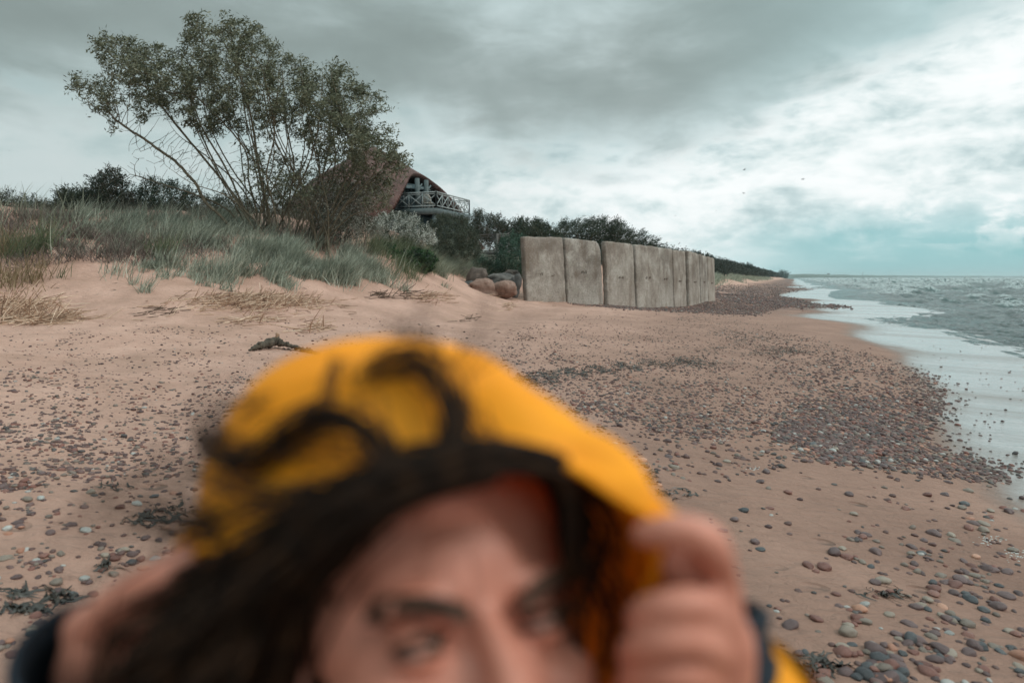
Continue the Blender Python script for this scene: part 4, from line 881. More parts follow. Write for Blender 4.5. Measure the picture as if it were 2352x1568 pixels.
# ------------------------------------------------------------------ reed heaps, twigs, driftwood
M_reed = leafmat('dry_reed', [(.13,.075,.052),(.36,.22,.145),(.56,.38,.27),(.75,.58,.45)], .6, 0)
M_stick = simple('stick_bark', [(.07,.045,.032),(.13,.085,.06)], .8, 12)
def heap(px0, px1, py0, py1, n, L, lab, hgt=.12, rad=.008, ang=0.0, mat=M_reed, name='reed_heap'):
    g = G((px0+px1)/2, (py0+py1)/2, 3, 60); A_ = []; B_ = []
    qx = rng.normal((px0+px1)/2, (px1-px0)/4.2, n); qy = (py0+py1)/2 + rng.normal(0, (py1-py0)/4.5, n)
    # sample on ground by interpolating corners
    ga, gb, gc, gd = G(px0, (py0+py1)/2), G(px1, (py0+py1)/2), G((px0+px1)/2, py0), G((px0+px1)/2, py1)
    ux = (qx-(px0+px1)/2)/(px1-px0); uy = (qy-(py0+py1)/2)/(py1-py0); X = g.x + (gb.x-ga.x)*ux + (gd.x-gc.x)*uy; Y = g.y + (gb.y-ga.y)*ux + (gd.y-gc.y)*uy
    c_ = np.exp(-(ux*2.6)**2-(uy*2.2)**2); Z = height(X, Y) + rad + c_*hgt*rng.uniform(0,1,n); l = L*rng.uniform(.4,1.2,n); a = rng.normal(ang, .75, n); a = np.where(rng.random(n) < .25, rng.uniform(0,6.28,n), a); el = np.abs(rng.normal(0, .22, n))*(.3+c_) + rng.choice([0,.75], n, p=[.84,.16])
    d = np.stack([np.cos(a)*np.cos(el), np.sin(a)*np.cos(el), np.sin(el)], -1)*l[:,None]; A_ = np.stack([X,Y,Z],-1)-d*.3; B_ = np.stack([X,Y,Z],-1)+d*.7; zz = height(A_[:,0], A_[:,1]); A_[:,2] = np.maximum(A_[:,2], zz); zz = height(B_[:,0], B_[:,1]); B_[:,2] = np.maximum(B_[:,2], zz+rad)
    loc = np.array([g.x, g.y, g.z]); V, F = tube_edges(A_-loc, B_-loc, np.full(n, rad), np.full(n, rad*.7), 4); o = mesh_np(name, V, F, mat); o.location = g
    tag(o, lab, 'reed heap' if name == 'reed_heap' else 'twigs', 'washed-up reed heaps on the sand' if name == 'reed_heap' else 'twigs lying on the sand')
heap(420,775,676,722,760,.42,'largest heap of dry reed stalks, in the middle of the sand below the dune',.16)
heap(520,640,722,748,60,.4,'thin scatter of stalks just below the largest reed heap',.03)
heap(-60,150,690,735,260,.6,'long reed heap at the left edge, the upper of two',.10)
heap(-80,190,728,750,260,.6,'flat reed heap at the left edge, the lower of two',.05)
heap(100,200,715,745,60,.35,'loose stalks at the right end of the left reed heaps',.06)
heap(660,770,738,775,45,.55,'few reddish stalks fanned out behind the yellow hood',.05,.009,-.4)
heap(940,1040,672,702,90,.5,'reed heap with a curved branch left of the boulders',.09,.010,-.3)
heap(880,960,668,692,16,.8,'sparse long twigs left of the curved branch',.12,.012,-.6,M_stick,'twig_pile')
heap(1120,1192,666,690,150,.4,'small reed heap in front of the reddish boulders',.12)
heap(1240,1310,676,698,90,.45,'small reed heap at the foot of the wall between first and second slab',.10)
heap(1150,1192,698,716,45,.3,'tiny reed tuft lying on the sand below the first slab',.07)
heap(1040,1100,725,748,16,.4,'few thin twigs sticking out of the sand above the dark hair',.10,.007,.3,M_stick,'twig_pile')
heap(840,900,672,690,50,.3,'flat patch of thin reddish twigs below the lyme grass',.05,.008,0,M_stick,'twig_pile')
heap(300,420,700,735,20,.35,'scattered short twigs between the left heaps and the largest heap',.02,.008,0,M_stick,'twig_pile')
def driftwood():
    a, b = G(572, 808, 5, 20), G(632, 800, 5, 20); c, e = G(680, 805, 5, 20), G(728, 815, 5, 20); up = Vector((0,0,1)); root = empty('driftwood_branch', b); mb = MB()
    q = [a+up*.02, a.lerp(b,.4)+up*.06, b+up*.10, b.lerp(c,.35)+up*.085, c+up*.05, e+up*.02, e+(e-c)*.25-up*.02]; q = catmull([x-b for x in q], 9); n = len(q); rr = []
    for k in range(n): f = k/(n-1); rr.append((.012+.036*math.exp(-((f-.33)/.16)**2)+.026*(1-f*.35)*min(1,f*9))*(1+.22*math.sin(k*2.3)+.15*math.sin(k*5.1)))
    mb.tube([v+Vector((0,random.uniform(-.008,.008),random.uniform(-.008,.008))) for v in q], rr, 10); M = simple('dark_driftwood', [(.035,.027,.02),(.075,.06,.045),(.13,.105,.08)], .9, 14, .03, 30); mb.build('branch', M, root, False)
    mb = MB(); k = q[int(n*.34)]; mb.tube([k, k+Vector((.03,0,.07)), k+Vector((.05,0,.11)), k+Vector((.02,0,.13))], [.035,.026,.03,.018], 8); mb.build('stub', simple('broken_wood', [(.22,.13,.085),(.32,.2,.13)], .9, 14), root)
    mb = MB(); k = q[int(n*.16)]; mb.tube([k, k+Vector((.02,-.02,.05)), k+Vector((.05,-.02,.06))], [.022,.016,.008], 7); mb.build('knot', M, root); tag(root, 'dark gnarled driftwood branch lying on the sand behind the hood', 'driftwood')
driftwood()
# ------------------------------------------------------------------ pebbles
def ground_px(px, py, it=14):
    dx = (px-1176)/1568; cy = -(py-784)/1568; ux, uy, uz = dx, CT+cy*ST, cy*CT-ST
    d = (CZ-0.05)/-uz; 
    for k in range(it):
        d2 = (CZ-height(ux*d, uy*d))/-uz; d = d + (d2-d)*(.75 if k < 8 else .5)
    return ux*d, uy*d, d
def ico(sub):
    bm = bmesh.new(); bmesh.ops.create_icosphere(bm, subdivisions=sub, radius=1); V = np.array([v.co[:] for v in bm.verts]); F = np.array([[v.index for v in f.verts] for f in bm.faces]); bm.free(); return V, F
def bumpy(V, seed, a=.16):
    return V*np.array([1+a*mnoise.noise(Vector(v)*1.0+Vector((seed*3.1,1,2)))+a*.4*mnoise.noise(Vector(v)*2.2+Vector((seed*1.7,4,2))) for v in V])[:,None]
PEB = [('plum',[(.055,.030,.030),(.095,.055,.052),(.14,.085,.08)],.30),('rusty',[(.10,.038,.028),(.16,.062,.045),(.22,.10,.075)],.22),('slate',[(.026,.027,.030),(.050,.052,.056),(.085,.088,.09)],.11),
       ('pale',[(.20,.20,.19),(.32,.31,.29),(.46,.45,.42)],.05),('tan',[(.13,.10,.08),(.21,.165,.13),(.30,.24,.19)],.19),('pink',[(.28,.12,.075),(.40,.19,.12),(.5,.27,.19)],.04)]
def peb_mat(nm, cols, rough):
    t = NT(nm); n = t.noise(24, 6, .65); n2 = t.noise(90, 3, .6); oi = t.N.new('ShaderNodeObjectInfo').outputs['Random']; c = t.ramp(t.math('ADD', t.math('MULTIPLY', n, .55), t.math('MULTIPLY', oi, .45)), [(.2,cols[0]),(.5,cols[1]),(.8,cols[2])])
    c = t.mix(t.rng(n2, .62, .75, 0, .35), c, (.5,.45,.4)); t.set(Base_Color=c, Roughness=t.math('MULTIPLY_ADD', n, .35, rough)); t.b.inputs['Specular IOR Level'].default_value = .45; t.put(t.b.inputs['Normal'], t.bump(n2, .002)); return t.m
PM = [peb_mat('pebble_'+n.replace(' ','_'), c, .22) for n, c, _ in PEB]
def peb_stuff_mat():
    t = NT('pebbles_mixed'); r = t.attr('tone'); n = t.noise(30, 4, .6); stops = [(0,(.062,.031,.029)),(.20,(.115,.060,.052)),(.36,(.16,.060,.043)),(.48,(.085,.040,.033)),(.70,(.040,.033,.032)),(.76,(.070,.060,.056)),(.80,(.15,.112,.09)),(.90,(.105,.078,.062)),(.965,(.30,.28,.26)),(.985,(.33,.16,.11))]
    c = t.ramp(r, stops, 'CONSTANT'); c = t.mix(t.rng(n, .4, .75, 0, .4), c, t.mix(.4, c, (.22,.17,.15))); t.set(Base_Color=c, Roughness=.6); t.b.inputs['Specular IOR Level'].default_value = .45; return t.m
M_ps = peb_stuff_mat()
def clump(px, py, sc_, seed): return gn(px/sc_, py/(sc_*.55), seed) + .6*gn(px/sc_*2.4, py/(sc_*.55)*2.4, seed+3)
ZN = [ # polygon, number, size lo, hi (m), clumpiness
 ([(1240,1000),(1500,980),(1800,1010),(2000,1070),(2360,1130),(2360,1580),(1240,1580)], 330, .014, .040, .85),
 ([(1900,1150),(2200,1120),(2360,1140),(2360,1580),(1800,1580),(1950,1400)], 300, .018, .050, .95),
 ([(1780,1000),(1850,900),(1760,820),(1620,755),(1750,758),(1860,775),(1980,808),(2100,845),(2178,885),(2170,940),(2120,1010),(2230,1050),(2330,1085),(2300,1110),(2080,1085),(1900,1060)], 6800, .016, .042, .55),
 ([(1800,1000),(1900,930),(2100,900),(2160,930),(2100,1000),(1950,1060),(1830,1040)], 1700, .018, .046, .5),
 ([(1150,770),(1300,720),(1560,722),(1700,760),(1880,880),(1800,990),(1600,1010),(1350,960),(1150,860)], 7000, .010, .030, .7),
 ([(1250,900),(1500,850),(1800,900),(1800,1100),(1300,1100)], 700, .014, .038, .7),
 ([(-10,770),(300,735),(480,760),(660,835),(600,900),(520,960),(470,1080),(-10,1130)], 3000, .009, .026, .75),
 ([(-10,1080),(470,1080),(440,1260),(250,1320),(-10,1540)], 330, .010, .028, .8),
 ([(420,740),(900,730),(1160,760),(1150,800),(700,830)], 260, .016, .032, .7),
 ([(1300,697),(1400,700),(1500,704),(1629,692),(1700,676),(1790,690),(1800,706),(1730,724),(1560,716),(1420,709)], 9000, .03, .07, .15),
 ([(1640,655),(1800,650),(1880,664),(1780,676),(1880,698),(1960,705),(1840,708),(1640,690)], 6000, .06, .12, .5),
 ([(1900,740),(2352,780),(2352,1100),(2180,1050),(2190,900),(2060,800)], 110, .014, .03, .9),
]
def pebbles():
    X = []; Y = []; S = []; D = []; 
    for poly, n, lo, hi, cl in ZN:
        p = np.array(poly, float); a, b = p.min(0), p.max(0); got = 0
        while got < n:
            q = rng.uniform(a, b, (n*3, 2)); ok = inpoly(poly, q[:,0], q[:,1]); w_ = 1-cl+cl*sstep(-.15, .5, clump(q[:,0], q[:,1], 110 if q[:,1].mean() > 900 else 60, int(a[0]) % 50))
            ok &= rng.random(len(q)) < w_*((q[:,1]-a[1])/(b[1]-a[1])*.2+.8); q = q[ok][:n-got]; got += len(q); q = q + rng.normal(0, 1, q.shape)*np.array([34, 11])*np.clip((q[:,1:2]-640)/260, .12, 1.3)*rng.random((len(q),1)); x, y, d = ground_px(q[:,0], q[:,1]); s_ = lo+(hi-lo)*rng.random(len(q))**2.4
            X.append(x); Y.append(y); S.append(s_); D.append(d)
    X, Y, S, D = map(np.concatenate, (X, Y, S, D)); ok = (D > 1) & (D < 220) & np.isfinite(D); X, Y, S, D = X[ok], Y[ok], S[ok], D[ok]
    # drop overlaps roughly: keep bigger first on a fine grid
    o = np.argsort(-S); seen = set(); keep = []
    for i in o:
        c = (round(X[i]/(S[i]*1.0)), round(Y[i]/(S[i]*1.0)), round(S[i]*60))
        if c in seen: continue
        seen.add(c); keep.append(i)
    keep = np.array(keep); X, Y, S, D = X[keep], Y[keep], S[keep], D[keep]; Z = height(X, Y); show = S/D
    px, py, d = proj(X, Y, Z); vis = (px > 0) & (px < 2352) & (py < 1568) & ~inpoly([(430,1568),(60,1568),(160,1420),(430,1240),(520,960),(760,795),(960,790),(1200,880),(1515,1180),(1720,1240),(1760,1568)], px, py)
    big = np.argsort(-(show*vis))[:300]; isbig = np.zeros(len(X), bool); isbig[big] = True
    # the 300 largest, each its own object
    Vi, Fi = ico(3); shapes = [bumpy(Vi, k, .30) for k in range(9)]; tp = {}
    def region(i):
        x, y = px[i], py[i]
        if x < 600: return 'on the sand by the left edge' if x < 220 else 'on the sand left of the hood'
        v = 'at the bottom edge' if y > 1480 else 'low down' if y > 1340 else 'mid height' if y > 1200 else 'higher up' if y > 1080 else 'at the pebble bank'
        h_ = 'by the hand' if x < 1850 else 'right of the hand' if x < 2080 else 'near right edge'
        return h_ + ' ' + v
    cum = np.cumsum([p[2] for p in PEB])
    recs = []
    for i in big:
        c = int(np.searchsorted(cum, rng.random()*cum[-1])); k = int(rng.integers(9)); key = (c, k)
        if key not in tp:
            o_ = mesh_np('pebble', shapes[k], Fi, PM[c], None, True); tp[key] = o_; ob = o_
        else: ob = tp[key].copy(); col.objects.link(ob)
        s_ = S[i]; fl = rng.uniform(.42, .68); el = rng.uniform(.72, .95); ob.scale = (s_, s_*el, s_*fl); ob.location = (X[i], Y[i], Z[i]+s_*fl*rng.uniform(-.1,.45)); ob.rotation_euler = (rng.normal(0,.12), rng.normal(0,.12), rng.uniform(0,6.28))
        recs.append((i, ob, c, 'long' if el < .78 else 'flat' if fl < .5 else 'round' if el > .88 else 'oval', s_))
    for i, ob, c, shp, s_ in recs:
        near = sorted(recs, key=lambda r: (X[r[0]]-X[i])**2+(Y[r[0]]-Y[i])**2)[1:3]; sz = 'big' if s_ > .036 else ('medium' if s_ > .026 else 'small')
        lb = f'{sz} {shp} {PEB[c][0]} pebble {region(i)}, by a {PEB[near[0][2]][0]} and a {PEB[near[1][2]][0]} one'
        if len(lb.split()) > 16: lb = lb.rsplit(' and a ', 1)[0] + ' one'
        tag(ob, lb, 'pebble', 'larger pebbles scattered on the near sand')
    r = ~isbig; X, Y, S, D, Z = X[r], Y[r], S[r], D[r], Z[r]
    for nm, lab, sel, sub in (('beach_pebbles','countless small pebbles strewn over the near beach', D < 16, 2), ('far_pebbles','distant pebble banks along the wall foot and the shore', D >= 16, 1)):
        Vi, Fi = ico(sub); idx = np.nonzero(sel)[0]; n = len(idx); base = [bumpy(Vi, k+20, .3) for k in range(6)]; VV = np.empty((n, len(Vi), 3), np.float32)
        b = np.stack(base)[rng.integers(6, size=n)]; s_ = S[idx]; fl = rng.uniform(.40,.68,n); el = rng.uniform(.6,.95,n); b = b*np.stack([s_, s_*el, s_*fl], -1)[:,None]; a = rng.uniform(0,6.28,n); ca, sa = np.cos(a)[:,None], np.sin(a)[:,None]
        tl = rng.normal(0,.15,n)[:,None]; VV[...,0] = b[...,0]*ca-b[...,1]*sa+X[idx][:,None]; VV[...,1] = b[...,0]*sa+b[...,1]*ca+Y[idx][:,None]; VV[...,2] = b[...,2]+b[...,0]*tl+(Z[idx]+s_*fl*np.where(X[idx] < 0, rng.uniform(-.35,.3,n), rng.uniform(-.25,.4,n)))[:,None]
        F = (Fi[None]+(np.arange(n)*len(Vi))[:,None,None]).reshape(-1,3); o_ = mesh_np(nm, VV.reshape(-1,3), F, M_ps, None, True, {'tone': np.repeat(rng.random(n), len(Vi))}); tag(o_, lab, 'pebbles', kind='stuff'); print(nm, n)
pebbles()
# ------------------------------------------------------------------ seaweed wrack
M_weed = simple('seaweed', [(.012,.010,.008),(.028,.022,.016),(.05,.04,.028)], .45, 20, spec=.5)
def weed(name, cl, lab, cat, kind=None, grp=None):
    V = []; F = []; nb = 0
    cx = []; 
    for (px, py, sx, sy, n) in cl: cx.append(np.c_[rng.normal(px, sx, n), rng.normal(py, sy, n)])
    q = np.concatenate(cx); x, y, d = ground_px(q[:,0], q[:,1]); ok = (d > 1) & (d < 80); x, y = x[ok], y[ok]; n = len(x); a = rng.uniform(0,6.28,n); L = rng.uniform(.03,.13,n); wd = rng.uniform(.006,.02,n); cu = rng.normal(0,2.2,n); P_ = []
    for k in range(6):
        f = k/5-.5; aa = a+cu*f; xx = x+np.cos(a)*L*f+np.cos(aa+1.57)*L*.25*f*f*4; yy = y+np.sin(a)*L*f+np.sin(aa+1.57)*L*.25*f*f*4; up = .004+.02*np.abs(np.sin(f*5+a))*rng.random(n); w_ = wd*(1-abs(f)*1.5)*.5+.001
        for s_ in (-1, 1): X = xx+np.cos(aa+1.57)*w_*s_; Y = yy+np.sin(aa+1.57)*w_*s_; P_.append((X, Y, up+s_*w_*.5))
    X = np.stack([p[0] for p in P_], 1); Y = np.stack([p[1] for p in P_], 1); Z = height(X, Y)+np.stack([p[2] for p in P_], 1)
    V = np.stack([X, Y, Z], -1); ctr = V.reshape(-1,3).mean(0) if kind is None else np.zeros(3); V = V.reshape(-1,3)-ctr; b = np.arange(n)*12; F = np.concatenate([np.stack([b+2*k, b+2*k+1, b+2*k+3, b+2*k+2], -1) for k in range(5)])
    o = mesh_np(name, V, F, M_weed); o.location = ctr; tag(o, lab, cat, grp, kind)
tr = []
for k in range(60): f = k/59; tr.append((1190+420*f, 868-42*f+8*math.sin(k*.7), 12, 3, 14))
for px, py, sx, sy, n in [(1640,735,40,6,90),(1690,748,50,5,110),(1670,765,40,6,110),(1720,778,45,5,150),(1800,800,40,5,170),(1760,812,30,4,90),(1650,800,40,6,90),(1640,715,40,3,120),(1820,808,25,3,120),(1600,835,40,4,120),(1240,880,25,4,60),(1590,730,20,4,60),(2060,742,20,1.5,40)]: tr.append((px,py,sx,sy,n))
weed('seaweed_wrack', tr, 'dark scattered seaweed lying in broken lines across the pebble field', 'seaweed', 'stuff')
g4 = 'dark seaweed scraps on the sand'
for c, lab in [([(60,1402,26,4,34)],'long thin black seaweed strip at the left edge'),([(140,1370,14,10,26)],'tangled seaweed clump above the left hand'),([(42,1366,10,5,12)],'small seaweed scrap above the black strip'),([(260,1120,26,6,12),(400,1180,40,8,34),(330,1195,30,6,22)],'dark seaweed and debris just left of the hood'),
    ([(240,1300,14,6,12)],'small seaweed scrap right above the left hand'),([(1490,1098,14,8,26)],'seaweed wrapped round a pebble right of the hood'),([(1545,1135,22,5,22)],'flat dark seaweed scrap between hood and hand'),([(2035,1365,24,7,26)],'spiky dark seaweed scrap on the pebbly sand at the right'),([(1880,1535,30,14,60)],'clump of black seaweed at the bottom edge right of the sleeve')]:
    weed('seaweed', c, lab, 'seaweed', None, g4)
M_foam = simple('dry_foam', [(.5,.5,.48),(.62,.62,.6)], .8, 30)
def foam():
    cl = [(1700,965,35,3,70),(1660,985,25,3,30),(1650,1010,18,3,25),(1745,953,20,2,30),(1755,732,14,1.2,30),(2270,1240,16,6,50),(2335,1275,14,8,50),(1860,735,12,1,16),(2010,965,14,5,20),(1940,960,8,3,14),(1735,1075,10,3,20)]
    q = np.concatenate([np.c_[rng.normal(a, c, n), rng.normal(b, d, n)] for a,b,c,d,n in cl]); x, y, d = ground_px(q[:,0], q[:,1]); z = height(x, y); n = len(x); Vi, Fi = ico(1); s_ = rng.uniform(.0025,.006,n); V = Vi[None]*s_[:,None,None]*np.array([1.6,1,.5])+np.stack([x,y,z+.002],-1)[:,None]
    o = mesh_np('foam_flecks', V.reshape(-1,3), (Fi[None]+(np.arange(n)*len(Vi))[:,None,None]).reshape(-1,3), M_foam, None, True); tag(o, 'small flecks of white foam left on the sand', 'foam', kind='stuff')
foam()
# ------------------------------------------------------------------ the person in front of the camera
def person():
    HC = P(1008, 1458, .392); F0 = (Vector((0,0,CZ))-HC).normalized(); cu = Vector((0,ST,CT)); yaw = math.radians(18); roll = math.radians(1)
    R0 = (cu.cross(F0)*1).normalized()                          # image right
    if R0.x < 0: R0 = -R0
    Fd = (F0*math.cos(yaw) + R0*math.sin(yaw)).normalized(); Up = (cu - Fd*cu.dot(Fd)).normalized(); Rt = Fd.cross(Up).normalized()   # person's right = image left
    Up = (Up*math.cos(roll) + Rt*math.sin(roll)).normalized(); Rt = Fd.cross(Up).normalized()
    M = Matrix((Rt, Fd, Up)).transposed()
    def hl(x, y, z): return HC + M @ Vector((x, y, z))
    gz = H(-.03, .52); root = empty('person', (-.03, .52, gz)); tag(root, 'dark-haired person in a yellow hood holding its edges with both hands, very close', 'person')
    off = -root.location
    bm = bmesh.new()
    def ell(c, r, rot=None, sub=3, world=False):
        g = bmesh.ops.create_icosphere(bm, subdivisions=sub, radius=1)
        for v in g['verts']:
            q = Vector((v.co.x*r[0], v.co.y*r[1], v.co.z*r[2]))
            if world: v.co = (rot @ q if rot else q) + Vector(c) + off
            else: v.co = HC + M @ (q + Vector(c)) + off
    mb = MB()
    def caps(pts, rad, n=14, local=False):
        pts = [hl(*p) if local else Vector(p) for p in pts]; pts = catmull(pts, 5) ; m = len(rad); rr = [np.interp(k/(len(pts)-1), np.linspace(0,1,m), rad) for k in range(len(pts))]
        # rounded ends
        d0 = (pts[0]-pts[1]).normalized(); d1 = (pts[-1]-pts[-2]).normalized()
        pre = [(pts[0]+d0*rr[0]*math.sin(a), rr[0]*math.cos(a)) for a in (1.4,1.0,.5)]; post = [(pts[-1]+d1*rr[-1]*math.sin(a), rr[-1]*math.cos(a)) for a in (.5,1.0,1.4)]
        P2 = [p for p,_ in pre]+pts+[p for p,_ in post]; R2 = [r for _,r in pre]+rr+[r for _,r in post]; mb.tube([p+off for p in P2], R2, n)
    # head
    ell((0,-.012,.032),(.080,.092,.090)); ell((0,.030,-.02),(.068,.050,.078)); ell((0,.014,.052),(.078,.062,.050)); ell((0,.020,.012),(.077,.050,.050)); ell((0,.035,-.075),(.045,.045,.042)); ell((0,.068,-.102),(.018,.016,.015))
    for s in (-1,1):
        ell((s*.040,.050,-.030),(.024,.027,.022)); ell((s*.0125,.097,-.047),(.0085,.010,.0075)); ell((s*.077,-.005,-.012),(.006,.018,.030)); ell((s*.032,.060,.0),(.0150,.0150,.0150)); ell((s*.025,.040,-.06),(.03,.03,.03))
        ell((s*.028,.072,.019),(.024,.0115,.0090))
    ell((0,.080,-.072),(.024,.013,.006)); ell((0,.078,-.081),(.021,.013,.007)); ell((0,.070,.030),(.03,.014,.03))
    caps([(0,.072,.012),(0,.089,-.010),(0,.102,-.034),(0,.108,-.043)], [.0085,.0085,.010,.0125], local=True)
    nb = Vector((-.03,.52,gz+1.25)); caps([hl(0,-.035,-.05), hl(0,-.05,-.12), nb], [.052,.052,.060])
    # torso, legs (under the clothes)
    caps([nb, nb+Vector((0,.02,-.18)), nb+Vector((0,.01,-.42))], [.07,.13,.13]); caps([nb+Vector((-.13,.02,-.05)), nb+Vector((.13,.02,-.05))], [.06,.06])
    for s in (-1,1): caps([nb+Vector((s*.08,.01,-.42)), nb+Vector((s*.09,-.01,-.80)), nb+Vector((s*.09,.03,-1.19))], [.095,.06,.042])
    # arms
    wR = P(1620,1680,.385); wL = P(225,1620,.410)
    caps([nb+Vector((.16,.02,-.05)), Vector((.235,.50,gz+1.07)), Vector((.19,.44,gz+1.12)), wR], [.05,.042,.04,.026]); caps([nb+Vector((-.16,.02,-.05)), Vector((-.31,.52,gz+1.07)), Vector((-.30,.47,gz+1.12)), wL], [.05,.042,.04,.026])
    # hand at the right of the picture
    caps([wR, P(1628,1590,.372), P(1640,1480,.358)], [.022,.024,.022])
    ell(P(1630,1480,.352),(.020,.014,.036), world=True); caps([P(1660,1350,.345),P(1655,1450,.345),P(1635,1560,.355)], [.010,.012,.011])
    caps([P(1660,1400,.345),P(1652,1310,.335),P(1628,1245,.322),P(1585,1222,.318),P(1535,1220,.320),P(1480,1226,.327)], [.0100,.0092,.0094,.0084,.0083,.0068])
    caps([P(1660,1440,.345),P(1615,1392,.320),P(1550,1388,.314),P(1480,1405,.324),P(1460,1425,.342)], [.0092,.0084,.0081,.0076,.0066])
    caps([P(1655,1510,.345),P(1605,1472,.318),P(1535,1470,.312),P(1462,1488,.322),P(1444,1505,.342)], [.0092,.0083,.0080,.0075,.0066])
    caps([P(1640,1580,.35),P(1590,1548,.324),P(1525,1546,.318),P(1455,1562,.328),P(1438,1578,.345)], [.0086,.0078,.0075,.0070,.0062])
    caps([P(1640,1530,.368),P(1610,1440,.358),P(1575,1360,.345),P(1548,1280,.336)], [.013,.0120,.0095,.0075])
    # hand at the left of the picture
    caps([wL, P(232,1540,.392), P(245,1470,.380)], [.022,.024,.021]); ell(P(250,1450,.378),(.026,.014,.018), world=True)
    caps([P(215,1450,.372),P(265,1388,.358),P(325,1348,.350),P(378,1318,.348),P(428,1280,.352)], [.0118,.0108,.0102,.0095,.0078])
    caps([P(235,1470,.375),P(300,1428,.362),P(360,1410,.360),P(405,1420,.374)], [.0108,.010,.0095,.008]); caps([P(245,1510,.380),P(320,1485,.370),P(378,1475,.372),P(395,1490,.385)], [.0105,.0098,.009,.008])
    caps([P(255,1550,.385),P(325,1540,.376),P(375,1535,.378),P(388,1545,.390)], [.0098,.009,.0085,.007]); caps([P(265,1520,.392),P(345,1420,.386),P(400,1350,.378),P(432,1305,.370)], [.013,.012,.010,.008])
    # join everything into one skin
    me0 = bpy.data.meshes.new('tmp'); bm.to_mesh(me0); bm.free(); a = bpy.data.objects.new('tmp', me0); col.objects.link(a); b = mb.build('tmp2', None)
    bmj = bmesh.new(); bmj.from_mesh(me0); bmj.from_mesh(b.data); bmesh.ops.recalc_face_normals(bmj, faces=bmj.faces); bmj.to_mesh(me0); bmj.free(); bpy.data.objects.remove(b)
    md = a.modifiers.new('r','REMESH'); md.mode = 'VOXEL'; md.voxel_size = .0026; ms = a.modifiers.new('s','SMOOTH'); ms.factor = .5; ms.iterations = 4
    dg = bpy.context.evaluated_depsgraph_get(); dg.update(); ev = a.evaluated_get(dg); me = bpy.data.meshes.new_from_object(ev); bpy.data.objects.remove(a)
    n = len(me.vertices); co = np.empty(n*3, np.float32); me.vertices.foreach_get('co', co); co = co.reshape(-1,3).astype(float); Mi = np.array(M.transposed()); loc = (co - np.array(HC+off)) @ Mi.T
    Fa = np.array(Fd); 
    # eye sockets, frown lines
    push = np.zeros(n); front = loc[:,1] > .03
    for s in (-1,1):
        push += .0065*np.exp(-((loc[:,0]-s*.020)/.010)**2-((loc[:,2]+.000)/.011)**2)*front; push += .0045*np.exp(-((loc[:,0]-s*.033)/.018)**2-((loc[:,2]-.008)/.0045)**2)*front; push += .003*np.exp(-((loc[:,0]-s*.034)/.016)**2-((loc[:,2]+.016)/.005)**2)*front
        push += .0016*np.exp(-((loc[:,0]-s*.0065)/.0022)**2-((loc[:,2]-.028)/.012)**2)*front; push += .004*np.exp(-((loc[:,0]-s*.032)/.012)**2-((loc[:,2]+.001)/.0030)**2)*front
    co -= Fa[None]*push[:,None]; me.vertices.foreach_set('co', co.astype(np.float32).ravel()); me.polygons.foreach_set('use_smooth', np.ones(len(me.polygons), bool))
    t = NT('skin'); nz = t.noise(38, 6, .6); c = t.ramp(nz, [(.3,(.43,.155,.100)),(.55,(.53,.205,.140)),(.75,(.61,.255,.180))]); t.set(Base_Color=c, Roughness=.5); t.b.inputs['Subsurface Weight'].default_value = .06; t.b.inputs['Subsurface Radius'].default_value = (.012,.004,.002); t.b.inputs['Subsurface Scale'].default_value = 1.0
    t.put(t.b.inputs['Normal'], t.bump(t.noise(400, 3), .0004)); me.materials.clear(); me.materials.append(t.m); body = bpy.data.objects.new('body', me); col.objects.link(body); body.parent = root
    # eyes, brows, lashes, lips
    M_eye = simple('eye_white', [(.11,.085,.075),(.15,.12,.105)], .25, 20); M_iris = simple('iris', [(.03,.018,.012),(.06,.035,.02)], .15, 200); M_hair = simple('dark_hair', [(.006,.0032,.002),(.015,.0075,.0042),(.060,.028,.013)], .6, 90, spec=.15); M_brow = simple('brow_hair', [(.05,.026,.018),(.09,.05,.034)], .6, 90, spec=.15); M_lip = simple('lips', [(.42,.14,.12),(.5,.18,.15)], .4, 60)
    for s in (-1,1):
        m_ = MB(); c_ = hl(s*.032,.0655,-.001)+off; Vi, Fi = ico(3); m_.addn(np.array(c_)+Vi*.0120, Fi); e = m_.build('eye', M_eye, root, True); m_ = MB(); g_ = hl(s*.032-.0035,.0655+.0085,-.001)+off; m_.addn(np.array(g_)+Vi*.0058, Fi); m_.build('iris', M_iris, e, True)
        m_ = MB()
        for k in range(170):
            f = random.random(); x = s*(.012+.038*f); z = .0095+.0085*math.sin(f*2.2)+random.uniform(-.0042,.0042); y = .0885-.020*f*f; m_.tube([hl(x,y+.001,z)+off, hl(x+s*.005,y+.001,z+.0025)+off, hl(x+s*.009,y-.001,z+.002)+off], [.0007,.0006,.0002], 4)
        m_.build('eyebrow', M_brow, root)
        m_ = MB()
        for k in range(46):
            f = k/45; x = s*(.020+.026*f); z = .0035+.002*math.sin(f*3.1)-.003*f; y = .078-.007*abs(f-.4); m_.tube([hl(x,y,z)+off, hl(x+s*.001,y+.004,z-.001)+off, hl(x+s*.003*f,y+.008,z+.002)+off], [.0008,.0006,.0002], 4)
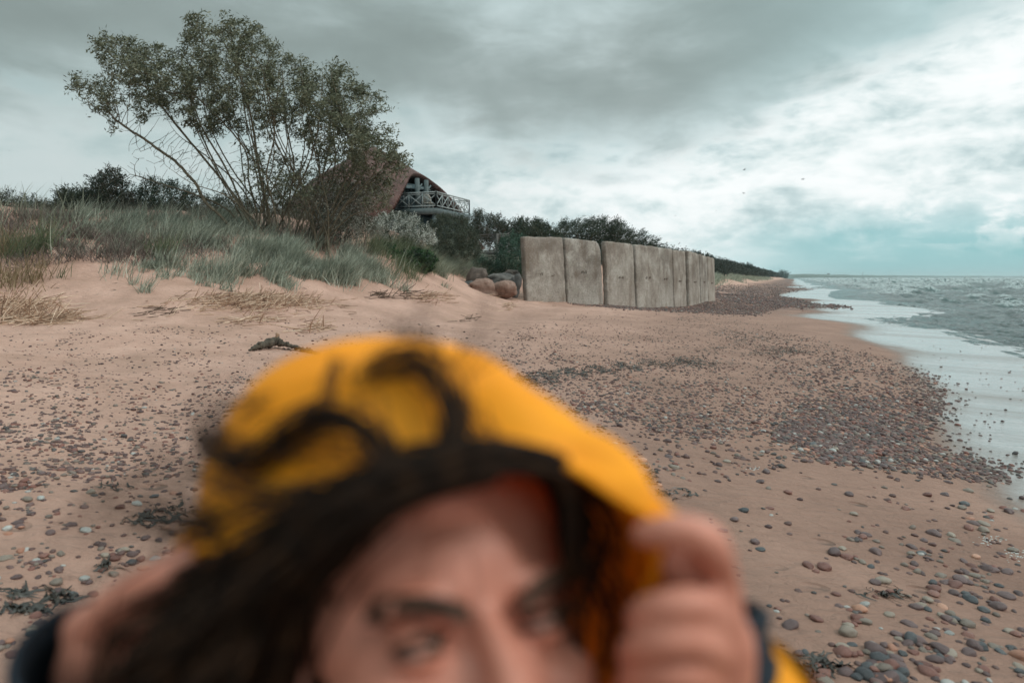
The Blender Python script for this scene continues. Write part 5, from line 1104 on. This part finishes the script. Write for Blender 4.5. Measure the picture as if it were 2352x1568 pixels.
        m_.build('eyelashes', M_hair, root); m_ = MB(); Vi, Fi = ico(3); up = Vi[:,2] > -.05+.25*Vi[:,1]*0; k_ = np.nonzero(up[Fi].all(1))[0]; m_.addn(np.array([tuple(hl(s*.032+v[0]*.0142, .0655+v[1]*.0142, -.001+v[2]*.0142)+off) for v in Vi]), Fi[k_]); m_.build('eyelid', body.data.materials[0], root, True); m_ = MB(); lo_ = Vi[:,2] < -.22; k_ = np.nonzero(lo_[Fi].all(1))[0]; m_.addn(np.array([tuple(hl(s*.032+v[0]*.0140, .0655+v[1]*.0140, -.001+v[2]*.0140)+off) for v in Vi]), Fi[k_]); m_.build('eyelid', body.data.materials[0], root, True); m_ = MB()
        m_.tube([hl(s*(.019+.028*f),.0800-.008*abs(f-.4),.0032+.002*math.sin(f*3.1)-.003*f)+off for f in np.linspace(0,1,9)], .0019, 6); m_.build('eyeliner', M_hair, root)
    m_ = MB(); m_.tube([hl(x,.0945-abs(x)*.35,-.0765+.002*math.cos(x*90))+off for x in np.linspace(-.024,.024,9)], [.002,.004,.005,.006,.006,.006,.005,.004,.002], 10); m_.build('lips', M_lip, root, True)
    # hair: a mass round the skull plus locks
    bm = bmesh.new(); 
    for c_, r_ in (((0,-.046,.058),(.083,.092,.082)),((.058,-.04,-.02),(.030,.06,.09)),((-.055,-.055,-.03),(.015,.05,.08)),((-.078,.012,.058),(.013,.044,.048)),((.06,-.02,-.12),(.045,.06,.09)),((-.035,-.06,-.13),(.035,.045,.07))):
        g = bmesh.ops.create_icosphere(bm, subdivisions=4, radius=1)
        for v in g['verts']:
            q = v.co.copy(); k = 1+.05*mnoise.noise(Vector((q.x*9,q.y*2,q.z*9))); v.co = HC + M @ (Vector((q.x*r_[0], q.y*r_[1], q.z*r_[2]))*k + Vector(c_)) + off
    me = bpy.data.meshes.new('hair'); bm.to_mesh(me); bm.free(); me.polygons.foreach_set('use_smooth', [True]*len(me.polygons)); me.materials.append(M_hair); hair = bpy.data.objects.new('hair', me); col.objects.link(hair); hair.parent = root
    def lock(pts, n, spread, rad, name='lock', wob=.004):
        n = max(6, int(n*.72)); spread = spread*1.45; g = catmull([P(*p) for p in pts], 9); m_ = len(g); A_ = []; B_ = []; RA = []
        for k in range(n):
            o0 = Vector(rng.normal(0, spread, 3)); ph = random.uniform(0, 6.28); fr = random.uniform(.5, 1.4); q = []
            for i, p in enumerate(g):
                f = i/(m_-1); w_ = (.45+.9*f if f < .6 else .99-.8*(f-.6)); q.append(p+o0*w_+Vector((math.sin(ph+f*7*fr), math.cos(ph*1.3+f*6*fr), math.sin(ph*.7+f*8*fr)))*wob*f+off)
            for i in range(m_-1): A_.append(q[i]); B_.append(q[i+1]); RA.append(rad*(1-.7*i/m_))
        V, F = tube_edges(np.array(A_), np.array(B_), np.array(RA), np.array(RA)*.96, 4); return mesh_np(name, V, F, M_hair, hair, True)
    lock([(960,1110,.308),(898,1080,.308),(875,1032,.312),(820,972,.320),(742,954,.330),(672,985,.340),(605,1040,.348),(540,1055,.350),(495,1040,.352),(480,985,.354)], 78, .0034, .00085)
    lock([(1160,1062,.312),(1094,1045,.312),(1045,1010,.316),(1047,954,.325),(1023,880,.336),(961,828,.345),(885,832,.350),(850,860,.352)], 58, .0032, .00085)
    lock([(900,1040,.312),(880,1010,.314),(830,960,.32),(790,940,.325)], 9, .004, .0006)
    lock([(1200,1060,.315),(1140,1035,.318),(1085,985,.322),(1050,940,.328)], 22, .003, .0007); lock([(780,830,.36),(770,900,.348),(790,960,.335),(840,1010,.322)], 14, .005, .0006); lock([(900,1100,.308),(820,1105,.308),(700,1120,.318),(600,1100,.332),(520,1060,.345)], 30, .006, .0007); lock([(1000,1090,.312),(900,1080,.306),(820,1055,.308),(740,1060,.315),(690,1090,.325)], 10, .005, .0007); lock([(760,1180,.316),(640,1225,.325),(540,1240,.338),(470,1215,.347)], 20, .008, .0008)
    lock([(1275,1065,.320),(1150,1048,.312),(1000,1082,.306),(850,1145,.305),(735,1240,.309),(675,1360,.320),(645,1490,.335),(610,1700,.36)], 230, .0038, .0010)
    lock([(1120,1060,.318),(960,1085,.312),(820,1150,.312),(695,1255,.318),(610,1370,.328),(560,1490,.341),(530,1650,.36)], 260, .0056, .0010); lock([(860,1160,.316),(760,1215,.317),(660,1290,.326),(580,1370,.338),(525,1470,.352),(490,1620,.368)], 260, .0080, .0010)
    lock([(740,1230,.33),(620,1320,.345),(530,1410,.356),(450,1510,.364),(400,1640,.37)], 200, .015, .0010); lock([(640,1350,.33),(590,1470,.338),(560,1620,.345)], 140, .012, .0010); lock([(560,1330,.338),(450,1420,.340),(360,1510,.342),(300,1640,.348)], 110, .010, .0011); lock([(620,1400,.332),(500,1480,.334),(400,1560,.338),(350,1680,.345)], 130, .011, .0011)
    lock([(1260,1055,.325),(1300,1120,.335),(1308,1250,.340),(1314,1400,.350),(1335,1620,.365)], 30, .0016, .0007); lock([(1290,1085,.345),(1345,1180,.36),(1370,1300,.37),(1345,1420,.372),(1370,1620,.38)], 22, .009, .0008); lock([(1310,1110,.36),(1400,1220,.372),(1380,1340,.375),(1430,1450,.378),(1390,1600,.385)], 18, .006, .0009); lock([(1330,1180,.358),(1350,1300,.362),(1410,1400,.366),(1400,1500,.37),(1350,1600,.37)], 16, .005, .0009)
    lock([(500,1215,.345),(420,1185,.355),(330,1172,.362),(250,1178,.37),(170,1195,.375)], 34, .0060, .0006, wob=.01); lock([(500,1100,.345),(440,1110,.355),(390,1090,.36),(350,1130,.365)], 18, .008, .0005, wob=.012); lock([(490,1040,.35),(455,990,.355),(480,930,.36),(540,900,.36)], 10, .005, .0005, wob=.01)
    lock([(1000,850,.345),(970,800,.345),(940,760,.35),(955,730,.352)], 18, .004, .0005, wob=.008); lock([(1040,860,.345),(1090,800,.345),(1120,760,.35),(1080,735,.355)], 8, .007, .0005, wob=.012); lock([(620,930,.35),(540,960,.355),(500,1010,.355)], 10, .005, .0006, wob=.01)
    lock([(480,1240,.35),(430,1200,.355),(400,1230,.36),(330,1250,.365)], 8, .006, .0005, wob=.01)
    # hood
    rim = [(330,1800,.39),(340,1560,.37),(440,1285,.352),(520,1262,.345),(620,1228,.338),(720,1190,.333),(850,1135,.327),(980,1088,.330),(1120,1054,.334),(1220,1042,.336),(1320,1078,.337),(1415,1140,.334),(1508,1205,.330),(1505,1310,.342),(1460,1400,.362),(1430,1560,.375),(1420,1800,.39)]
    out = [(400,1800,.46),(420,1560,.43),(452,1290,.405),(478,1080,.40),(560,905,.395),(760,795,.385),(940,782,.385),(1120,832,.385),(1300,965,.38),(1420,1085,.372),(1520,1188,.35),(1525,1320,.37),(1490,1420,.395),(1470,1560,.41),(1470,1800,.44)]
    nv = 90; Rm = [P(*p) for p in rim]; Om = [P(*p) for p in out]
    def res(pts):
        q = catmull(pts, 12); return [q[int(round(k*(len(q)-1)/nv))] for k in range(nv+1)]
    Rr, Oo = res(Rm), res(Om); Cb = P(960,1330,.58); rows = []
    for w_ in np.linspace(0, 1, 14):                              # rim to outline, cloth bulging outwards
        row = []
        for k in range(nv+1):
            p = Rr[k].lerp(Oo[k], w_); outd = (Oo[k]-P(1000,1350,.40)).normalized(); b_ = math.sin(math.pi*w_)*.012 + .0035*math.sin(k*.55+w_*2.5)*math.exp(-min(abs(k-nv*.2), abs(k-nv*.72))/9); row.append(p+outd*b_+Vector((0,0,1))*.0025*gn(k*.23, w_*3.1, 5)+outd*.005*float(gn(k*.16+3, w_*2.2, 6)))
        rows.append(row)
    for w_ in np.linspace(0, 1, 16)[1:]:
        row = []
        for k in range(nv+1):
            o_ = Oo[k]; c_ = Vector((Cb.x, Cb.y, Cb.z)); c_ = c_ + (Vector((0,0,o_.z-c_.z)) if o_.z < c_.z-.05 else Vector((0,0,0)))*.8
            a_ = w_*math.pi/2; row.append(c_ + (o_-c_)*math.cos(a_)*1.0 + Vector((0,1,0))*(.03*math.sin(a_)) + Vector((0,1,0))*.09*math.sin(a_)*math.cos(a_))
        rows.append(row)
    V = np.array([[tuple(p+off) for p in r] for r in rows]).reshape(-1,3); F = gridfaces(len(rows), nv+1)
    t = NT('yellow_cloth'); nz = t.noise(14, 4); c = t.ramp(nz, [(.3,(.90,.305,.008)),(.7,(.97,.37,.012))]); t.set(Base_Color=c, Roughness=.6); t.put(t.b.inputs['Normal'], t.bump(t.noise(60, 5, .6), .0015)); t.b.inputs['Specular IOR Level'].default_value = .25
    tr = t.N.new('ShaderNodeBsdfTranslucent'); tr.inputs[0].default_value = (.95,.50,.04,1); mx = t.N.new('ShaderNodeMixShader'); mx.inputs[0].default_value = .20; t.L.new(t.b.outputs[0], mx.inputs[1]); t.L.new(tr.outputs[0], mx.inputs[2]); t.L.new(mx.outputs[0], t.out.inputs[0]); M_y = t.m
    hood = mesh_np('hood', V, F, M_y, root, True); m_ = MB(); m_.tube([p+off for p in Rr], .0024, 8); m_.build('hem', M_y, hood, True); sd = hood.modifiers.new('t','SOLIDIFY'); sd.thickness = .0022; sb = hood.modifiers.new('s','SUBSURF'); sb.levels = 1; sb.render_levels = 1
    # clothes
    M_navy = simple('navy_knit', [(.010,.016,.024),(.018,.026,.036)], .85, 40, .001, 300); M_tr = simple('dark_trousers', [(.015,.017,.022),(.025,.028,.034)], .85, 10); M_boot = simple('rubber_boots', [(.03,.03,.03),(.045,.045,.045)], .4, 10)
    def sleeve(pts, rad, name, mat, n=28):
        m_ = MB(); g = catmull([p for p in pts], 6); rr = [float(np.interp(k/(len(g)-1), np.linspace(0,1,len(rad)), rad)) for k in range(len(g))]; rr = [r*(1+.045*math.sin(k*1.7)+.03*math.sin(k*.9+1)) for k, r in enumerate(rr)]
        m_.tube([p+off for p in g], rr, n, cap=False); o = m_.build(name, mat, root, True); s_ = o.modifiers.new('t','SOLIDIFY'); s_.thickness = .003; return o
    sleeve([P(1648,1378,.405), P(1640,1480,.402), P(1655,1600,.405), P(1670,1750,.41)], [.0275,.033,.034,.036], 'sleeve', M_navy); sleeve([P(205,1492,.366), P(200,1600,.382), P(220,1800,.41)], [.034,.036,.037], 'sleeve', M_navy)
    sleeve([P(1690,1640,.41), P(1700,1720,.415), Vector((.205,.45,gz+1.10)), Vector((.235,.505,gz+1.07)), nb+Vector((.15,.02,-.04))], [.050,.052,.062,.064,.072], 'coat_sleeve', M_y)
    sleeve([P(190,1740,.43), Vector((-.30,.47,gz+1.14)), Vector((-.31,.53,gz+1.07)), nb+Vector((-.15,.02,-.04))], [.048,.058,.062,.072], 'coat_sleeve', M_y)
    def ringcoat(levels, name, mat, n=48):
        V = []; F = []
        for k, (z, cx, cy, rx, ry) in enumerate(levels):
            for i in range(n): a_ = 2*math.pi*i/n; q = 1+.03*math.sin(a_*7+z*9); V.append(Vector((cx+rx*q*math.cos(a_), cy+ry*q*math.sin(a_), z))+off)
        for k in range(len(levels)-1):
            for i in range(n): F.append((k*n+i, k*n+(i+1)%n, (k+1)*n+(i+1)%n, (k+1)*n+i))
        m_ = MB(); m_.add([tuple(v) for v in V], F); o = m_.build(name, mat, root, True); s_ = o.modifiers.new('t','SOLIDIFY'); s_.thickness = .003; return o
    x0, y0 = nb.x, nb.y
    ringcoat([(gz+1.285,x0,y0,.062,.062),(gz+1.25,x0,y0+.01,.10,.075),(gz+1.215,x0,y0+.02,.175,.095),(gz+1.14,x0,y0+.02,.205,.12),(gz+1.0,x0,y0+.02,.19,.14),(gz+.8,x0,y0+.02,.20,.15),(gz+.6,x0,y0+.02,.225,.165),(gz+.5,x0,y0+.02,.235,.17)], 'coat', M_y)
    for s in (-1,1):
        ringcoat([(gz+.85,x0+s*.085,y0+.01,.10,.11),(gz+.5,x0+s*.09,y0,.078,.085),(gz+.2,x0+s*.09,y0+.02,.065,.07)], 'trouser_leg', M_tr)
        ringcoat([(gz+.30,x0+s*.09,y0+.02,.068,.072),(gz+.10,x0+s*.09,y0+.03,.058,.065),(gz+.07,x0+s*.09,y0-.01,.055,.11),(gz+.015,x0+s*.09,y0-.02,.056,.13),(gz-.005,x0+s*.09,y0-.02,.05,.12)], 'boot', M_boot)
person()
# ------------------------------------------------------------------ sea air
def haze():
    bm = bmesh.new(); bmesh.ops.create_cube(bm, size=1); me = bpy.data.meshes.new('haze'); bm.to_mesh(me); bm.free(); o = bpy.data.objects.new('haze', me); col.objects.link(o)
    x0,x1,y0,y1,z0,z1 = -9400,9600,-9400,9400,-40,45; o.scale = (x1-x0, y1-y0, z1-z0); o.location = ((x0+x1)/2, (y0+y1)/2, (z0+z1)/2)
    m = bpy.data.materials.new('haze'); m.use_nodes = True; nt = m.node_tree; nt.nodes.clear(); v = nt.nodes.new('ShaderNodeVolumePrincipled'); v.inputs['Color'].default_value = (.80,.95,.97,1); v.inputs['Density'].default_value = .00016; v.inputs['Anisotropy'].default_value = .2
    ou = nt.nodes.new('ShaderNodeOutputMaterial'); nt.links.new(v.outputs[0], ou.inputs['Volume']); me.materials.append(m); tag(o, kind='stuff')
haze()
